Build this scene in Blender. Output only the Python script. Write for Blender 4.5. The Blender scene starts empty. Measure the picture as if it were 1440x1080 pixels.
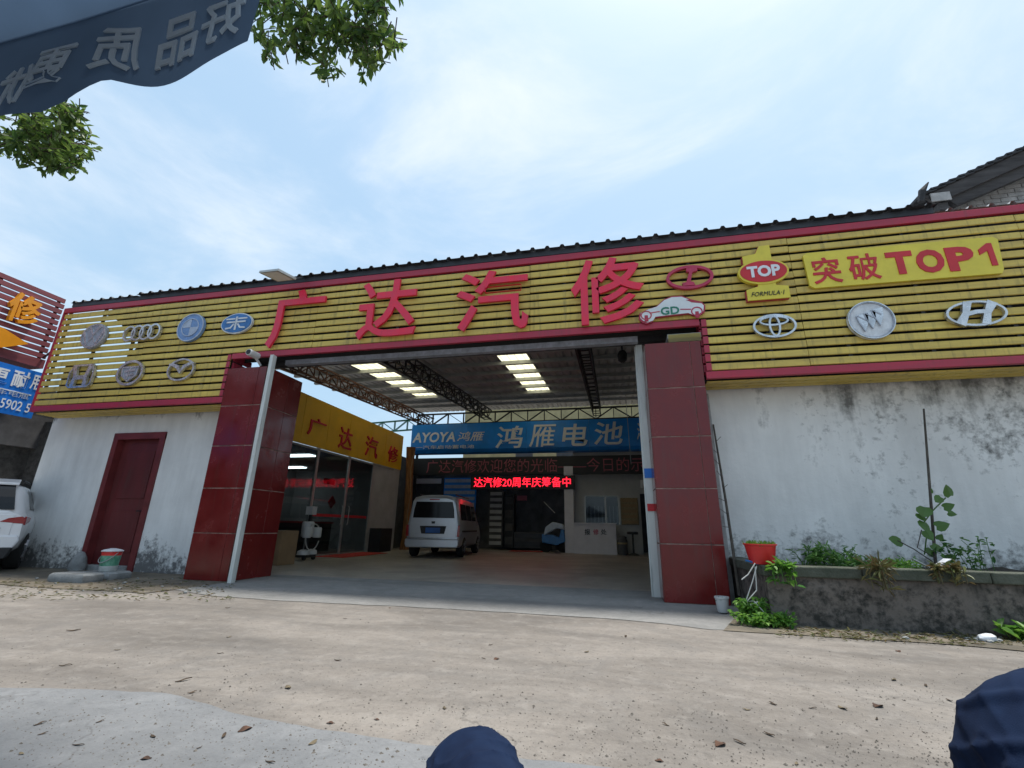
import bpy, bmesh, math, random
from mathutils import Vector, Matrix, noise
random.seed(7)
sc = bpy.context.scene
COL = sc.collection
rad = math.radians

# ------------------------------------------------------------------ camera
F = 637.19
PITCH, ROLL, YAW = rad(17.59), rad(0.9927), rad(-12.65)
CAM = Vector((0.0, -7.15, 0.95))
_w = Vector((math.sin(YAW)*math.cos(PITCH), math.cos(YAW)*math.cos(PITCH), math.sin(PITCH)))
_r0 = Vector((math.cos(YAW), -math.sin(YAW), 0))
_u0 = _r0.cross(_w)
RV = math.cos(ROLL)*_r0 + math.sin(ROLL)*_u0
UV = -math.sin(ROLL)*_r0 + math.cos(ROLL)*_u0
cam_d = bpy.data.cameras.new('camera')
cam_d.sensor_width = 36; cam_d.lens = F/1440*36; cam_d.clip_start = 0.02; cam_d.clip_end = 2000
cam = bpy.data.objects.new('camera', cam_d); COL.objects.link(cam)
cam.matrix_world = Matrix(((RV.x, UV.x, -_w.x, CAM.x), (RV.y, UV.y, -_w.y, CAM.y), (RV.z, UV.z, -_w.z, CAM.z), (0, 0, 0, 1)))
sc.camera = cam
sc.render.resolution_x = 1024; sc.render.resolution_y = 768

# ------------------------------------------------------------------ sky, sun, exposure
SUN_EL, SUN_ROT = rad(77), rad(45)
wd = bpy.data.worlds.new('World'); sc.world = wd; wd.use_nodes = True
nt = wd.node_tree; nt.nodes.clear()
def N(t, typ, **kw):
    n = t.nodes.new(typ)
    for k, v in kw.items():
        if hasattr(n, k): setattr(n, k, v)
    return n
out = N(nt, 'ShaderNodeOutputWorld'); bg = N(nt, 'ShaderNodeBackground'); bg.inputs[1].default_value = 0.1
sky = N(nt, 'ShaderNodeTexSky', sky_type='NISHITA')
sky.sun_disc = False; sky.sun_elevation = SUN_EL; sky.sun_rotation = SUN_ROT
sky.altitude = 0; sky.air_density = 1.3; sky.dust_density = 4.0; sky.ozone_density = 1.6
tc = N(nt, 'ShaderNodeTexCoord'); mp = N(nt, 'ShaderNodeMapping'); mp.inputs['Scale'].default_value = (1.0, 1.6, 3.2)
mp.inputs['Location'].default_value = (1.35, 2.1, 0.3)
nz = N(nt, 'ShaderNodeTexNoise'); nz.inputs['Scale'].default_value = 1.7; nz.inputs['Detail'].default_value = 9; nz.inputs['Roughness'].default_value = 0.6
nz.inputs['Distortion'].default_value = 0.35
cr = N(nt, 'ShaderNodeValToRGB'); cr.color_ramp.elements[0].position = 0.38; cr.color_ramp.elements[1].position = 0.82
cr.color_ramp.elements[0].color = (0, 0, 0, 1); cr.color_ramp.elements[1].color = (0.7, 0.7, 0.7, 1); cr.color_ramp.interpolation = 'EASE'
hz = N(nt, 'ShaderNodeMixRGB'); hz.inputs[0].default_value = 0.76; hz.inputs[2].default_value = (1.8, 2.68, 3.5, 1)      # even pale haze over the clear sky
mx = N(nt, 'ShaderNodeMixRGB'); mx.inputs[2].default_value = (4.1, 4.3, 4.5, 1)                                        # thin cloud
for a_, b_ in ((tc.outputs['Generated'], mp.inputs[0]), (mp.outputs[0], nz.inputs[0]), (nz.outputs[0], cr.inputs[0]), (sky.outputs[0], hz.inputs[1]), (hz.outputs[0], mx.inputs[1]), (cr.outputs[0], mx.inputs[0]), (mx.outputs[0], bg.inputs[0]), (bg.outputs[0], out.inputs[0])): nt.links.new(a_, b_)
sun_d = bpy.data.lights.new('sun', 'SUN'); sun_d.energy = 2.0; sun_d.angle = rad(8); sun_d.color = (1, 0.95, 0.87)
sun = bpy.data.objects.new('sun', sun_d); COL.objects.link(sun)
sdir = Vector((math.sin(SUN_ROT)*math.cos(SUN_EL), math.cos(SUN_ROT)*math.cos(SUN_EL), math.sin(SUN_EL)))
sun.rotation_euler = (-sdir).to_track_quat('-Z', 'Y').to_euler()
sun.location = (0, 0, 30)
sc.view_settings.view_transform = 'Standard'; sc.view_settings.look = 'None'
sc.view_settings.exposure = 1.36; sc.view_settings.gamma = 1; sc.view_settings.use_curve_mapping = False

# ------------------------------------------------------------------ measuring helpers (pixel of the photo -> point on a real plane)
def ray(px, py): return RV*((px-720)/F) - UV*((py-540)/F) + _w
def at_y(px, py, Y): d = ray(px, py); return CAM + d*((Y-CAM.y)/d.y)
def at_x(px, py, X): d = ray(px, py); return CAM + d*((X-CAM.x)/d.x)
def at_z(px, py, Z): d = ray(px, py); return CAM + d*((Z-CAM.z)/d.z)
def at_t(px, py, t): return CAM + ray(px, py)*t

# ------------------------------------------------------------------ materials
MATS = {}
def mat(name, col, rough=0.7, var=0.18, scale=3.0, metal=0.0, bump=0.0, bscale=40.0, col2=None, streak=None, spec=0.5, trans=0.0, emit=None, estr=0.0, coat=0.0, runs=0.0, rvar=0.0):
    """principled with two octaves of world-scale noise in colour and roughness"""
    m = bpy.data.materials.new(name); m.use_nodes = True; t = m.node_tree; b = t.nodes['Principled BSDF']
    b.inputs['Roughness'].default_value = rough; b.inputs['Metallic'].default_value = metal
    b.inputs['Specular IOR Level'].default_value = spec
    if coat: b.inputs['Coat Weight'].default_value = coat; b.inputs['Coat Roughness'].default_value = 0.08
    if trans: b.inputs['Transmission Weight'].default_value = trans
    g = N(t, 'ShaderNodeNewGeometry')
    mpn = N(t, 'ShaderNodeMapping'); t.links.new(g.outputs['Position'], mpn.inputs[0])
    if streak: mpn.inputs['Scale'].default_value = streak
    n1 = N(t, 'ShaderNodeTexNoise'); n1.inputs['Scale'].default_value = scale; n1.inputs['Detail'].default_value = 8; n1.inputs['Roughness'].default_value = 0.65
    t.links.new(mpn.outputs[0], n1.inputs[0])
    r = N(t, 'ShaderNodeMapRange'); r.inputs[1].default_value = 0.3; r.inputs[2].default_value = 0.7
    t.links.new(n1.outputs[0], r.inputs[0])
    mxn = N(t, 'ShaderNodeMixRGB')
    c2 = col2 if col2 else tuple(max(0, c*(1-2*var)) for c in col)
    mxn.inputs[1].default_value = (*c2, 1)
    c1 = col if col2 else tuple(min(1, c*(1+var*.6)) for c in col)
    mxn.inputs[2].default_value = (*c1, 1)
    t.links.new(r.outputs[0], mxn.inputs[0]); csock = mxn.outputs[0]
    if runs:          # dirt runs: thin, mostly vertical, uneven
        m2 = N(t, 'ShaderNodeMapping'); m2.inputs['Scale'].default_value = (7, 7, .55); t.links.new(g.outputs['Position'], m2.inputs[0])
        n3 = N(t, 'ShaderNodeTexNoise'); n3.inputs['Scale'].default_value = 1.6; n3.inputs['Detail'].default_value = 9; n3.inputs['Roughness'].default_value = .7; t.links.new(m2.outputs[0], n3.inputs[0])
        r3 = N(t, 'ShaderNodeMapRange'); r3.inputs[1].default_value = .52; r3.inputs[2].default_value = .74; r3.inputs[3].default_value = 0; r3.inputs[4].default_value = runs; t.links.new(n3.outputs[0], r3.inputs[0])
        mx3 = N(t, 'ShaderNodeMixRGB'); mx3.inputs[2].default_value = (.06, .055, .045, 1); t.links.new(r3.outputs[0], mx3.inputs[0]); t.links.new(csock, mx3.inputs[1]); csock = mx3.outputs[0]
    if rvar:
        r4 = N(t, 'ShaderNodeMapRange'); r4.inputs[1].default_value = .3; r4.inputs[2].default_value = .7; r4.inputs[3].default_value = max(.02, rough-rvar); r4.inputs[4].default_value = rough+rvar; t.links.new(n1.outputs[0], r4.inputs[0]); t.links.new(r4.outputs[0], b.inputs['Roughness'])
    t.links.new(csock, b.inputs['Base Color'])
    if bump:
        n2 = N(t, 'ShaderNodeTexNoise'); n2.inputs['Scale'].default_value = bscale; n2.inputs['Detail'].default_value = 5
        t.links.new(g.outputs['Position'], n2.inputs[0])
        bp = N(t, 'ShaderNodeBump'); bp.inputs['Strength'].default_value = bump; bp.inputs['Distance'].default_value = 0.02
        t.links.new(n2.outputs[0], bp.inputs['Height']); t.links.new(bp.outputs[0], b.inputs['Normal'])
    if emit: b.inputs['Emission Color'].default_value = (*emit, 1); b.inputs['Emission Strength'].default_value = estr
    MATS[name] = m; return m

def leaf_mat(name, c1, c2, tr=0.35):
    m = bpy.data.materials.new(name); m.use_nodes = True; t = m.node_tree; b = t.nodes['Principled BSDF']
    b.inputs['Roughness'].default_value = 0.45
    g = N(t, 'ShaderNodeNewGeometry'); rmp = N(t, 'ShaderNodeMixRGB'); rmp.inputs[1].default_value = (*c1, 1); rmp.inputs[2].default_value = (*c2, 1)
    t.links.new(g.outputs['Random Per Island'], rmp.inputs[0]); t.links.new(rmp.outputs[0], b.inputs['Base Color'])
    tl = N(t, 'ShaderNodeBsdfTranslucent'); t.links.new(rmp.outputs[0], tl.inputs[0])
    mxs = N(t, 'ShaderNodeMixShader'); mxs.inputs[0].default_value = tr
    t.links.new(b.outputs[0], mxs.inputs[1]); t.links.new(tl.outputs[0], mxs.inputs[2]); t.links.new(mxs.outputs[0], t.nodes['Material Output'].inputs[0])
    MATS[name] = m; return m

def stain_mat(name, base, stain, zones, rough=0.85, bump=0.25, grime=None, gscale=1.2, fine=9.0, soft=0.12):
    """plaster with mildew: zones = list of (z_full, z_none, lo, hi): patches grow from noise, thresholds loosen towards z_full"""
    m = bpy.data.materials.new(name); m.use_nodes = True; t = m.node_tree; b = t.nodes['Principled BSDF']; b.inputs['Roughness'].default_value = rough
    g = N(t, 'ShaderNodeNewGeometry'); sp = N(t, 'ShaderNodeSeparateXYZ'); t.links.new(g.outputs['Position'], sp.inputs[0])
    def nse(scale, det=8, vec=None, rg=0.6):
        n = N(t, 'ShaderNodeTexNoise'); n.inputs['Scale'].default_value = scale; n.inputs['Detail'].default_value = det; n.inputs['Roughness'].default_value = rg
        t.links.new(vec if vec else g.outputs['Position'], n.inputs[0]); return n.outputs[0]
    def math_(op, a, c):
        n = N(t, 'ShaderNodeMath', operation=op)
        for i, v in enumerate((a, c)):
            if isinstance(v, (int, float)): n.inputs[i].default_value = v
            else: t.links.new(v, n.inputs[i])
        n.use_clamp = False; return n.outputs[0]
    def mr(v, a, c, x=0., y=1.):
        n = N(t, 'ShaderNodeMapRange'); n.inputs[1].default_value = a; n.inputs[2].default_value = c; n.inputs[3].default_value = x; n.inputs[4].default_value = y
        t.links.new(v, n.inputs[0]); return n.outputs[0]
    big = nse(gscale, 4); st = N(t, 'ShaderNodeMapping'); st.inputs['Scale'].default_value = (1.0, 1.0, 0.16); t.links.new(g.outputs['Position'], st.inputs[0])
    strk = nse(4.5, 6, st.outputs[0]); fn = nse(fine, 10, None, 0.72)
    comb = math_('ADD', math_('MULTIPLY', fn, 0.62), math_('MULTIPLY', big, 0.38))
    tot = None
    for (zf, zn, lo, hi, usestreak, xr) in zones:
        k = mr(sp.outputs['Z'], zn, zf)
        if xr: k = math_('MULTIPLY', k, mr(sp.outputs['X'], xr[0], xr[1]))
        src = math_('ADD', math_('MULTIPLY', comb, 0.45), math_('MULTIPLY', strk, 0.55)) if usestreak else comb
        v = math_('ADD', src, math_('MULTIPLY', k, hi)); v = mr(v, lo, lo+soft)
        v = math_('MULTIPLY', v, mr(k, 0.0, 0.15))
        tot = v if tot is None else math_('MAXIMUM', tot, v)
    c0 = N(t, 'ShaderNodeMixRGB'); c0.inputs[1].default_value = (*[x*0.80 for x in base], 1); c0.inputs[2].default_value = (*base, 1)
    t.links.new(mr(math_('ADD', math_('MULTIPLY', big, .5), math_('MULTIPLY', strk, .5)), 0.35, 0.62), c0.inputs[0])
    c1 = N(t, 'ShaderNodeMixRGB'); t.links.new(c0.outputs[0], c1.inputs[1]); c1.inputs[2].default_value = (*stain, 1)
    t.links.new(math_('MULTIPLY', tot, 0.88), c1.inputs[0]); t.links.new(c1.outputs[0], b.inputs['Base Color'])
    bp = N(t, 'ShaderNodeBump'); bp.inputs['Strength'].default_value = bump; bp.inputs['Distance'].default_value = 0.02
    t.links.new(fn, bp.inputs['Height']); t.links.new(bp.outputs[0], b.inputs['Normal'])
    MATS[name] = m; return m

def ground_mat(name, c_light, c_dark, c_dust=None, rough=0.92, scale=0.5, stretch=(1, 1, 1)):
    m = bpy.data.materials.new(name); m.use_nodes = True; t = m.node_tree; b = t.nodes['Principled BSDF']; b.inputs['Roughness'].default_value = rough
    g = N(t, 'ShaderNodeNewGeometry'); mpn = N(t, 'ShaderNodeMapping'); mpn.inputs['Scale'].default_value = stretch; t.links.new(g.outputs['Position'], mpn.inputs[0])
    def nse(s, d, v, rg=0.6, dist=0.0):
        n = N(t, 'ShaderNodeTexNoise'); n.inputs['Scale'].default_value = s; n.inputs['Detail'].default_value = d; n.inputs['Roughness'].default_value = rg; n.inputs['Distortion'].default_value = dist
        t.links.new(v, n.inputs[0]); return n.outputs[0]
    a = nse(scale, 7, mpn.outputs[0], 0.6, 0.8); f = nse(55, 6, g.outputs['Position'], 0.75); f2 = nse(6, 8, g.outputs['Position'], 0.7)
    def mr(v, x0, x1, y0=0., y1=1.):
        n = N(t, 'ShaderNodeMapRange'); n.inputs[1].default_value = x0; n.inputs[2].default_value = x1; n.inputs[3].default_value = y0; n.inputs[4].default_value = y1; t.links.new(v, n.inputs[0]); return n.outputs[0]
    def mixc(fac, c1, c2, mode='MIX'):
        n = N(t, 'ShaderNodeMixRGB', blend_type=mode)
        for i, v in ((0, fac), (1, c1), (2, c2)):
            if isinstance(v, tuple): n.inputs[i].default_value = (*v, 1)
            elif isinstance(v, float): n.inputs[i].default_value = v
            else: t.links.new(v, n.inputs[i])
        return n.outputs[0]
    c = mixc(mr(a, 0.36, 0.64), c_dark, c_light)
    gp = nse(1.7, 9, g.outputs['Position'], 0.72, 1.2); c = mixc(mr(gp, .46, .66, 0, .5), c, tuple(.55*x+.45*y for x, y in zip(c_dark, (.19, .19, .19))))
    fs_ = nse(19, 9, g.outputs['Position'], 0.8); c = mixc(mr(fs_, .52, .68, 0, .55), c, tuple(x*.6 for x in c_dark))
    if c_dust: c = mixc(mr(f2, 0.5, 0.72, 0, 0.55), c, c_dust)
    c = mixc(0.45, c, mixc(mr(f, 0.3, 0.7), (0.62, 0.62, 0.62), (1.0, 1.0, 1.0)), 'MULTIPLY')
    # tyre-worn bands, cracks
    mt_ = N(t, 'ShaderNodeMapping'); mt_.inputs['Scale'].default_value = (.12, 1.25, 1); mt_.inputs['Location'].default_value = (3, .4, 0); t.links.new(g.outputs['Position'], mt_.inputs[0])
    c = mixc(mr(nse(1.0, 4, mt_.outputs[0], .55, .4), .5, .68, 0, .42), c, tuple(x*.55 for x in c_dark))
    wv = N(t, 'ShaderNodeVectorMath', operation='ADD'); nv = N(t, 'ShaderNodeTexNoise'); nv.inputs['Scale'].default_value = 1.6; nv.inputs['Detail'].default_value = 6; t.links.new(g.outputs['Position'], nv.inputs[0])
    t.links.new(g.outputs['Position'], wv.inputs[0]); t.links.new(nv.outputs['Color'], wv.inputs[1])
    vc = N(t, 'ShaderNodeTexVoronoi', feature='DISTANCE_TO_EDGE'); vc.inputs['Scale'].default_value = .42; t.links.new(wv.outputs[0], vc.inputs[0])
    ck = N(t, 'ShaderNodeMath', operation='MULTIPLY'); t.links.new(mr(vc.outputs[0], .0015, .005, .38, 0.), ck.inputs[0]); t.links.new(mr(a, .5, .62), ck.inputs[1])
    c = mixc(ck.outputs[0], c, (.05, .045, .04))
    # dark specks and grit
    v = N(t, 'ShaderNodeTexVoronoi'); v.inputs['Scale'].default_value = 22; t.links.new(g.outputs['Position'], v.inputs[0])
    c = mixc(mr(v.outputs[0], 0.035, 0.07, 0.55, 0.0), c, (0.10, 0.085, 0.07))
    t.links.new(c, b.inputs['Base Color'])
    bp = N(t, 'ShaderNodeBump'); bp.inputs['Strength'].default_value = 0.45; bp.inputs['Distance'].default_value = 0.012
    t.links.new(f, bp.inputs['Height'])
    bp2 = N(t, 'ShaderNodeBump'); bp2.inputs['Strength'].default_value = 0.3; bp2.inputs['Distance'].default_value = 0.05
    t.links.new(f2, bp2.inputs['Height']); t.links.new(bp.outputs[0], bp2.inputs['Normal']); t.links.new(bp2.outputs[0], b.inputs['Normal'])
    MATS[name] = m; return m

mat('yellow_slat', (0.74, 0.55, 0.11), 0.55, 0.16, 1.6, streak=(0.6, 1, 5), bump=0.1, col2=(0.47, 0.34, 0.09), runs=.6)
mat('red_trim', (0.46, 0.024, 0.055), 0.5, 0.15, 2.2, streak=(.6, 1, 3), runs=.35, col2=(.34, .03, .06))
mat('red_letter', (0.84, 0.012, 0.05), 0.4, 0.12, 5.0, col2=(0.68, 0.03, 0.085), runs=.2)
mat('void_dark', (0.018, 0.017, 0.015), 0.9)
mat('roof_metal', (0.055, 0.06, 0.07), 0.6, 0.3, 2.0, metal=0.2)
mat('roof_under', (0.44, 0.445, 0.455), 0.6, 0.2, 1.2, streak=(4, .3, 1))
mat('purlin', (0.42, 0.43, 0.42), 0.55, 0.15)
mat('truss_steel', (0.02, 0.02, 0.022), 0.6, 0.3)
mat('truss_rust', (0.10, 0.035, 0.02), 0.8, 0.4, 6)
mat('tile_red', (0.175, 0.015, 0.013), 0.2, 0.12, 2.2, spec=0.45, col2=(0.125, 0.011, 0.011), bump=0.03, bscale=4, runs=.28, rvar=.14)
mat('tile_joint', (0.36, 0.24, 0.20), 0.9, 0.4, 6)
mat('white_pole', (0.68, 0.70, 0.67), 0.5, 0.12, 4, streak=(1, 1, .2), runs=.5)
mat('door_red', (0.13, 0.02, 0.022), 0.5, 0.2, 2.5, streak=(1, 1, .3), runs=.4)
mat('frame_red', (0.17, 0.028, 0.03), 0.5, 0.2, 3)
mat('silver', (0.66, 0.67, 0.69), 0.26, 0.18, 9, metal=0.7, runs=.28, rvar=.12)
mat('badge_grey', (0.44, 0.46, 0.52), 0.4, 0.2, 8, metal=0.3, runs=.3)
mat('badge_white', (0.72, 0.74, 0.77), 0.4, 0.15, 8, runs=.3)
mat('badge_blue', (0.03, 0.17, 0.45), 0.4, 0.15, 8)
mat('badge_bluegrey', (0.17, 0.30, 0.56), 0.4, 0.15, 7)
mat('badge_pale', (0.45, 0.52, 0.64), 0.4, 0.15, 7)
mat('board_yellow', (0.76, 0.62, 0.06), 0.45, 0.08, 3)
mat('print_red', (0.58, 0.02, 0.03), 0.5, 0.1)
mat('print_pink', (0.55, 0.06, 0.09), 0.5, 0.15, 6)
mat('print_black', (0.02, 0.02, 0.02), 0.6)
mat('print_green', (0.02, 0.22, 0.14), 0.5)
mat('print_white', (0.75, 0.77, 0.8), 0.5, 0.06)
mat('white_panel', (0.72, 0.75, 0.76), 0.45, 0.08)
mat('red_oval', (0.50, 0.03, 0.09), 0.45, 0.15, 7)
stain_mat('plaster_right', (0.80, 0.79, 0.765), (0.085, 0.084, 0.078), [(0.5, 1.35, 0.66, 0.26, False, None), (3.25, 2.0, 0.66, 0.26, True, (2.3, 3.4)), (3.3, 0.2, 0.62, 0.16, False, (2.6, 4.2)), (3.3, 2.9, 0.66, 0.2, True, (1.6, 2.4)), (3.4, -.5, .60, .06, True, (1.2, 4.0))], soft=.15, bump=.5)
stain_mat('plaster_left', (0.79, 0.80, 0.79), (0.07, 0.07, 0.072), [(0.0, 1.05, 0.70, 0.34, False, None), (3.2, 2.75, 0.74, 0.24, True, None)])
stain_mat('planter_concrete', (0.17, 0.145, 0.125), (0.014, 0.015, 0.012), [(0.0, 0.9, 0.56, 0.12, False, None), (0.62, 0.1, 0.60, 0.2, True, None)], bump=0.7, fine=12)
mat('coping', (0.11, 0.115, 0.09), 0.9, 0.35, 4, bump=0.5, col2=(0.035, 0.045, 0.028))
ground_mat('road', (0.275, 0.248, 0.22), (0.15, 0.134, 0.119), (0.33, 0.305, 0.276), scale=0.75, stretch=(0.5, 1.6, 1))
ground_mat('slab', (0.235, 0.242, 0.25), (0.17, 0.177, 0.185), (0.28, 0.285, 0.29), scale=0.8)
ground_mat('apron', (0.30, 0.295, 0.285), (0.205, 0.205, 0.20), (0.35, 0.34, 0.33), scale=0.9)
ground_mat('dirt', (0.20, 0.165, 0.12), (0.085, 0.075, 0.055), (0.27, 0.23, 0.17), scale=2.2)
ground_mat('garage_floor', (0.42, 0.38, 0.33), (0.25, 0.225, 0.195), None, rough=0.45, scale=0.8)
mat('fascia_yellow', (0.84, 0.48, 0.015), 0.45, 0.08, 1.5)
mat('fascia_blue', (0.015, 0.28, 0.88), 0.35, 0.12, 1.5)
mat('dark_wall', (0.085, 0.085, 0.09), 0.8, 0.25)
mat('dark_grey', (0.08, 0.08, 0.085), 0.7, 0.25)
mat('black', (0.012, 0.012, 0.013), 0.5)
mat('inner_wall', (0.30, 0.30, 0.30), 0.85, 0.12, 1.5)
mat('office_wall', (0.42, 0.42, 0.42), 0.85, 0.1, 1.5)
mat('counter_white', (0.66, 0.63, 0.68), 0.5, 0.06)
mat('notice', (0.30, 0.24, 0.14), 0.8, 0.25, 14)
mat('wood_trunk', (0.30, 0.14, 0.05), 0.85, 0.35, 5, streak=(4, 4, .4), bump=0.5)
mat('cardboard', (0.30, 0.20, 0.11), 0.85, 0.12)
mat('red_mat', (0.45, 0.03, 0.02), 0.95, 0.2, 9)
mat('alu', (0.42, 0.43, 0.42), 0.4, 0.1, metal=0.4)
mat('white_plastic', (0.62, 0.63, 0.63), 0.4, 0.08)
mat('red_plastic', (0.62, 0.025, 0.025), 0.35, 0.1, 6)
mat('green_label', (0.02, 0.20, 0.11), 0.5, 0.3, 14, col2=(0.2, 0.4, 0.3))
mat('bucket_side', (0.55, 0.57, 0.55), 0.5, 0.15, 8)
mat('stone', (0.27, 0.28, 0.28), 0.9, 0.25, 5, bump=0.4)
mat('soil', (0.05, 0.04, 0.028), 1.0, 0.4, 12, bump=0.8)
mat('bark', (0.085, 0.065, 0.045), 0.95, 0.35, 10, bump=0.8)
mat('dry_stick', (0.09, 0.075, 0.06), 0.9, 0.3, 10)
mat('rope_white', (0.6, 0.6, 0.58), 0.7)
mat('dead_leaf', (0.075, 0.05, 0.03), 0.9, 0.4, 20)
mat('grit', (0.20, 0.18, 0.155), 0.95, 0.6, 90, col2=(0.045, 0.04, 0.035))
mat('dead_leaf_pale', (0.20, 0.16, 0.10), 0.9, 0.4, 20)
mat('dead_leaf_red', (0.10, 0.05, 0.03), 0.9, 0.4, 20)
mat('van_silver', (0.54, 0.56, 0.60), 0.28, 0.06, 2, metal=0.55, coat=0.6)
mat('suv_white', (0.78, 0.78, 0.80), 0.25, 0.04, 2, coat=0.8)
mat('car_glass', (0.010, 0.011, 0.013), 0.08, 0.1, spec=0.3)
mat('tail_red', (0.32, 0.008, 0.014), 0.15, 0.1, coat=0.6)
mat('tyre', (0.014, 0.014, 0.014), 0.9)
mat('rim', (0.4, 0.4, 0.42), 0.3, 0.1, metal=0.8)
mat('plate_blue', (0.02, 0.12, 0.42), 0.4)
mat('trim_black', (0.02, 0.02, 0.022), 0.6)
mat('neighbour_slat', (0.24, 0.055, 0.065), 0.55, 0.2, 2.5, streak=(1, .5, 4))
mat('orange_letter', (0.80, 0.30, 0.006), 0.4, 0.08)
mat('board_blue', (0.012, 0.17, 0.62), 0.35, 0.06)
mat('brick_dark', (0.06, 0.058, 0.056), 0.95, 0.35, 9, bump=0.6)
mat('old_tile', (0.045, 0.046, 0.05), 0.9, 0.35, 7, bump=0.4)
mat('old_wood', (0.07, 0.065, 0.065), 0.9, 0.3, 5, streak=(.5, 3, 3))
mat('old_brick', (0.42, 0.41, 0.40), 0.95, 0.22, 5, bump=0.5)
mat('cream_rear', (0.42, 0.35, 0.18), 0.8, 0.2, 1.5)
mat('denim', (0.006, 0.011, 0.030), 0.95, 0.3, 9, bump=0.12, bscale=600, col2=(0.012, 0.025, 0.062), spec=0.1)
mat('shoe', (0.05, 0.05, 0.05), 0.7)
mat('metal_dark', (0.05, 0.052, 0.055), 0.45, 0.2, metal=0.6)
leaf_mat('leaf_tree', (0.04, 0.10, 0.02), (0.17, 0.25, 0.05), 0.5)
leaf_mat('leaf_weed', (0.07, 0.21, 0.03), (0.20, 0.38, 0.06), 0.4)
leaf_mat('leaf_fern', (0.04, 0.13, 0.03), (0.13, 0.27, 0.06), 0.4)
leaf_mat('leaf_vine', (0.05, 0.14, 0.03), (0.11, 0.20, 0.04), 0.35)
leaf_mat('leaf_dry', (0.16, 0.11, 0.05), (0.10, 0.13, 0.04), 0.2)
def glass_mat(name, tint, alpha, rough=0.04):
    m = bpy.data.materials.new(name); m.use_nodes = True; t = m.node_tree; t.nodes.remove(t.nodes['Principled BSDF'])
    gl = N(t, 'ShaderNodeBsdfGlossy'); gl.inputs['Roughness'].default_value = rough
    tr = N(t, 'ShaderNodeBsdfTransparent'); tr.inputs[0].default_value = (*tint, 1)
    lw = N(t, 'ShaderNodeLayerWeight'); lw.inputs[0].default_value = .5; fr = N(t, 'ShaderNodeMath', operation='POWER'); t.links.new(lw.outputs['Facing'], fr.inputs[0]); fr.inputs[1].default_value = 4.0
    nn = N(t, 'ShaderNodeTexNoise'); nn.inputs['Scale'].default_value = 1.1
    ad = N(t, 'ShaderNodeMath', operation='MULTIPLY_ADD'); t.links.new(nn.outputs[0], ad.inputs[0]); ad.inputs[1].default_value = alpha; t.links.new(fr.outputs[0], ad.inputs[2])
    mxs = N(t, 'ShaderNodeMixShader'); t.links.new(ad.outputs[0], mxs.inputs[0]); t.links.new(tr.outputs[0], mxs.inputs[1]); t.links.new(gl.outputs[0], mxs.inputs[2])
    t.links.new(mxs.outputs[0], t.nodes['Material Output'].inputs[0]); MATS[name] = m
glass_mat('shop_glass', (0.62, 0.66, 0.66), 0.06)
def translucent_mat(name, col, var, fac=0.75, scale=3):
    m = bpy.data.materials.new(name); m.use_nodes = True; t = m.node_tree; b = t.nodes['Principled BSDF']; b.inputs['Roughness'].default_value = 0.6
    nn = N(t, 'ShaderNodeTexNoise'); nn.inputs['Scale'].default_value = scale; nn.inputs['Detail'].default_value = 6
    g = N(t, 'ShaderNodeNewGeometry'); t.links.new(g.outputs['Position'], nn.inputs[0])
    c = N(t, 'ShaderNodeMixRGB'); c.inputs[1].default_value = (*[x*(1-var) for x in col], 1); c.inputs[2].default_value = (*col, 1); t.links.new(nn.outputs[0], c.inputs[0])
    t.links.new(c.outputs[0], b.inputs['Base Color']); tl = N(t, 'ShaderNodeBsdfTranslucent'); t.links.new(c.outputs[0], tl.inputs[0])
    mxs = N(t, 'ShaderNodeMixShader'); mxs.inputs[0].default_value = fac
    t.links.new(b.outputs[0], mxs.inputs[1]); t.links.new(tl.outputs[0], mxs.inputs[2]); t.links.new(mxs.outputs[0], t.nodes['Material Output'].inputs[0]); MATS[name] = m
translucent_mat('skylight', (0.92, 0.85, 0.56), 0.12, 0.9)
translucent_mat('umbrella_cloth', (0.075, 0.125, 0.205), 0.6, 0.45, 4)
translucent_mat('umbrella_print', (0.72, 0.80, 0.86), 0.3, 0.55, 9)
mat('led_red', (0.1, 0, 0), 0.5, emit=(1.0, 0.012, 0.03), estr=1.3)
mat('led_dim', (0.42, 0.10, 0.14), 0.6)
mat('lamp_white', (0.8, 0.8, 0.8), 0.5, emit=(0.85, 0.95, 1.0), estr=2.6)

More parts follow.
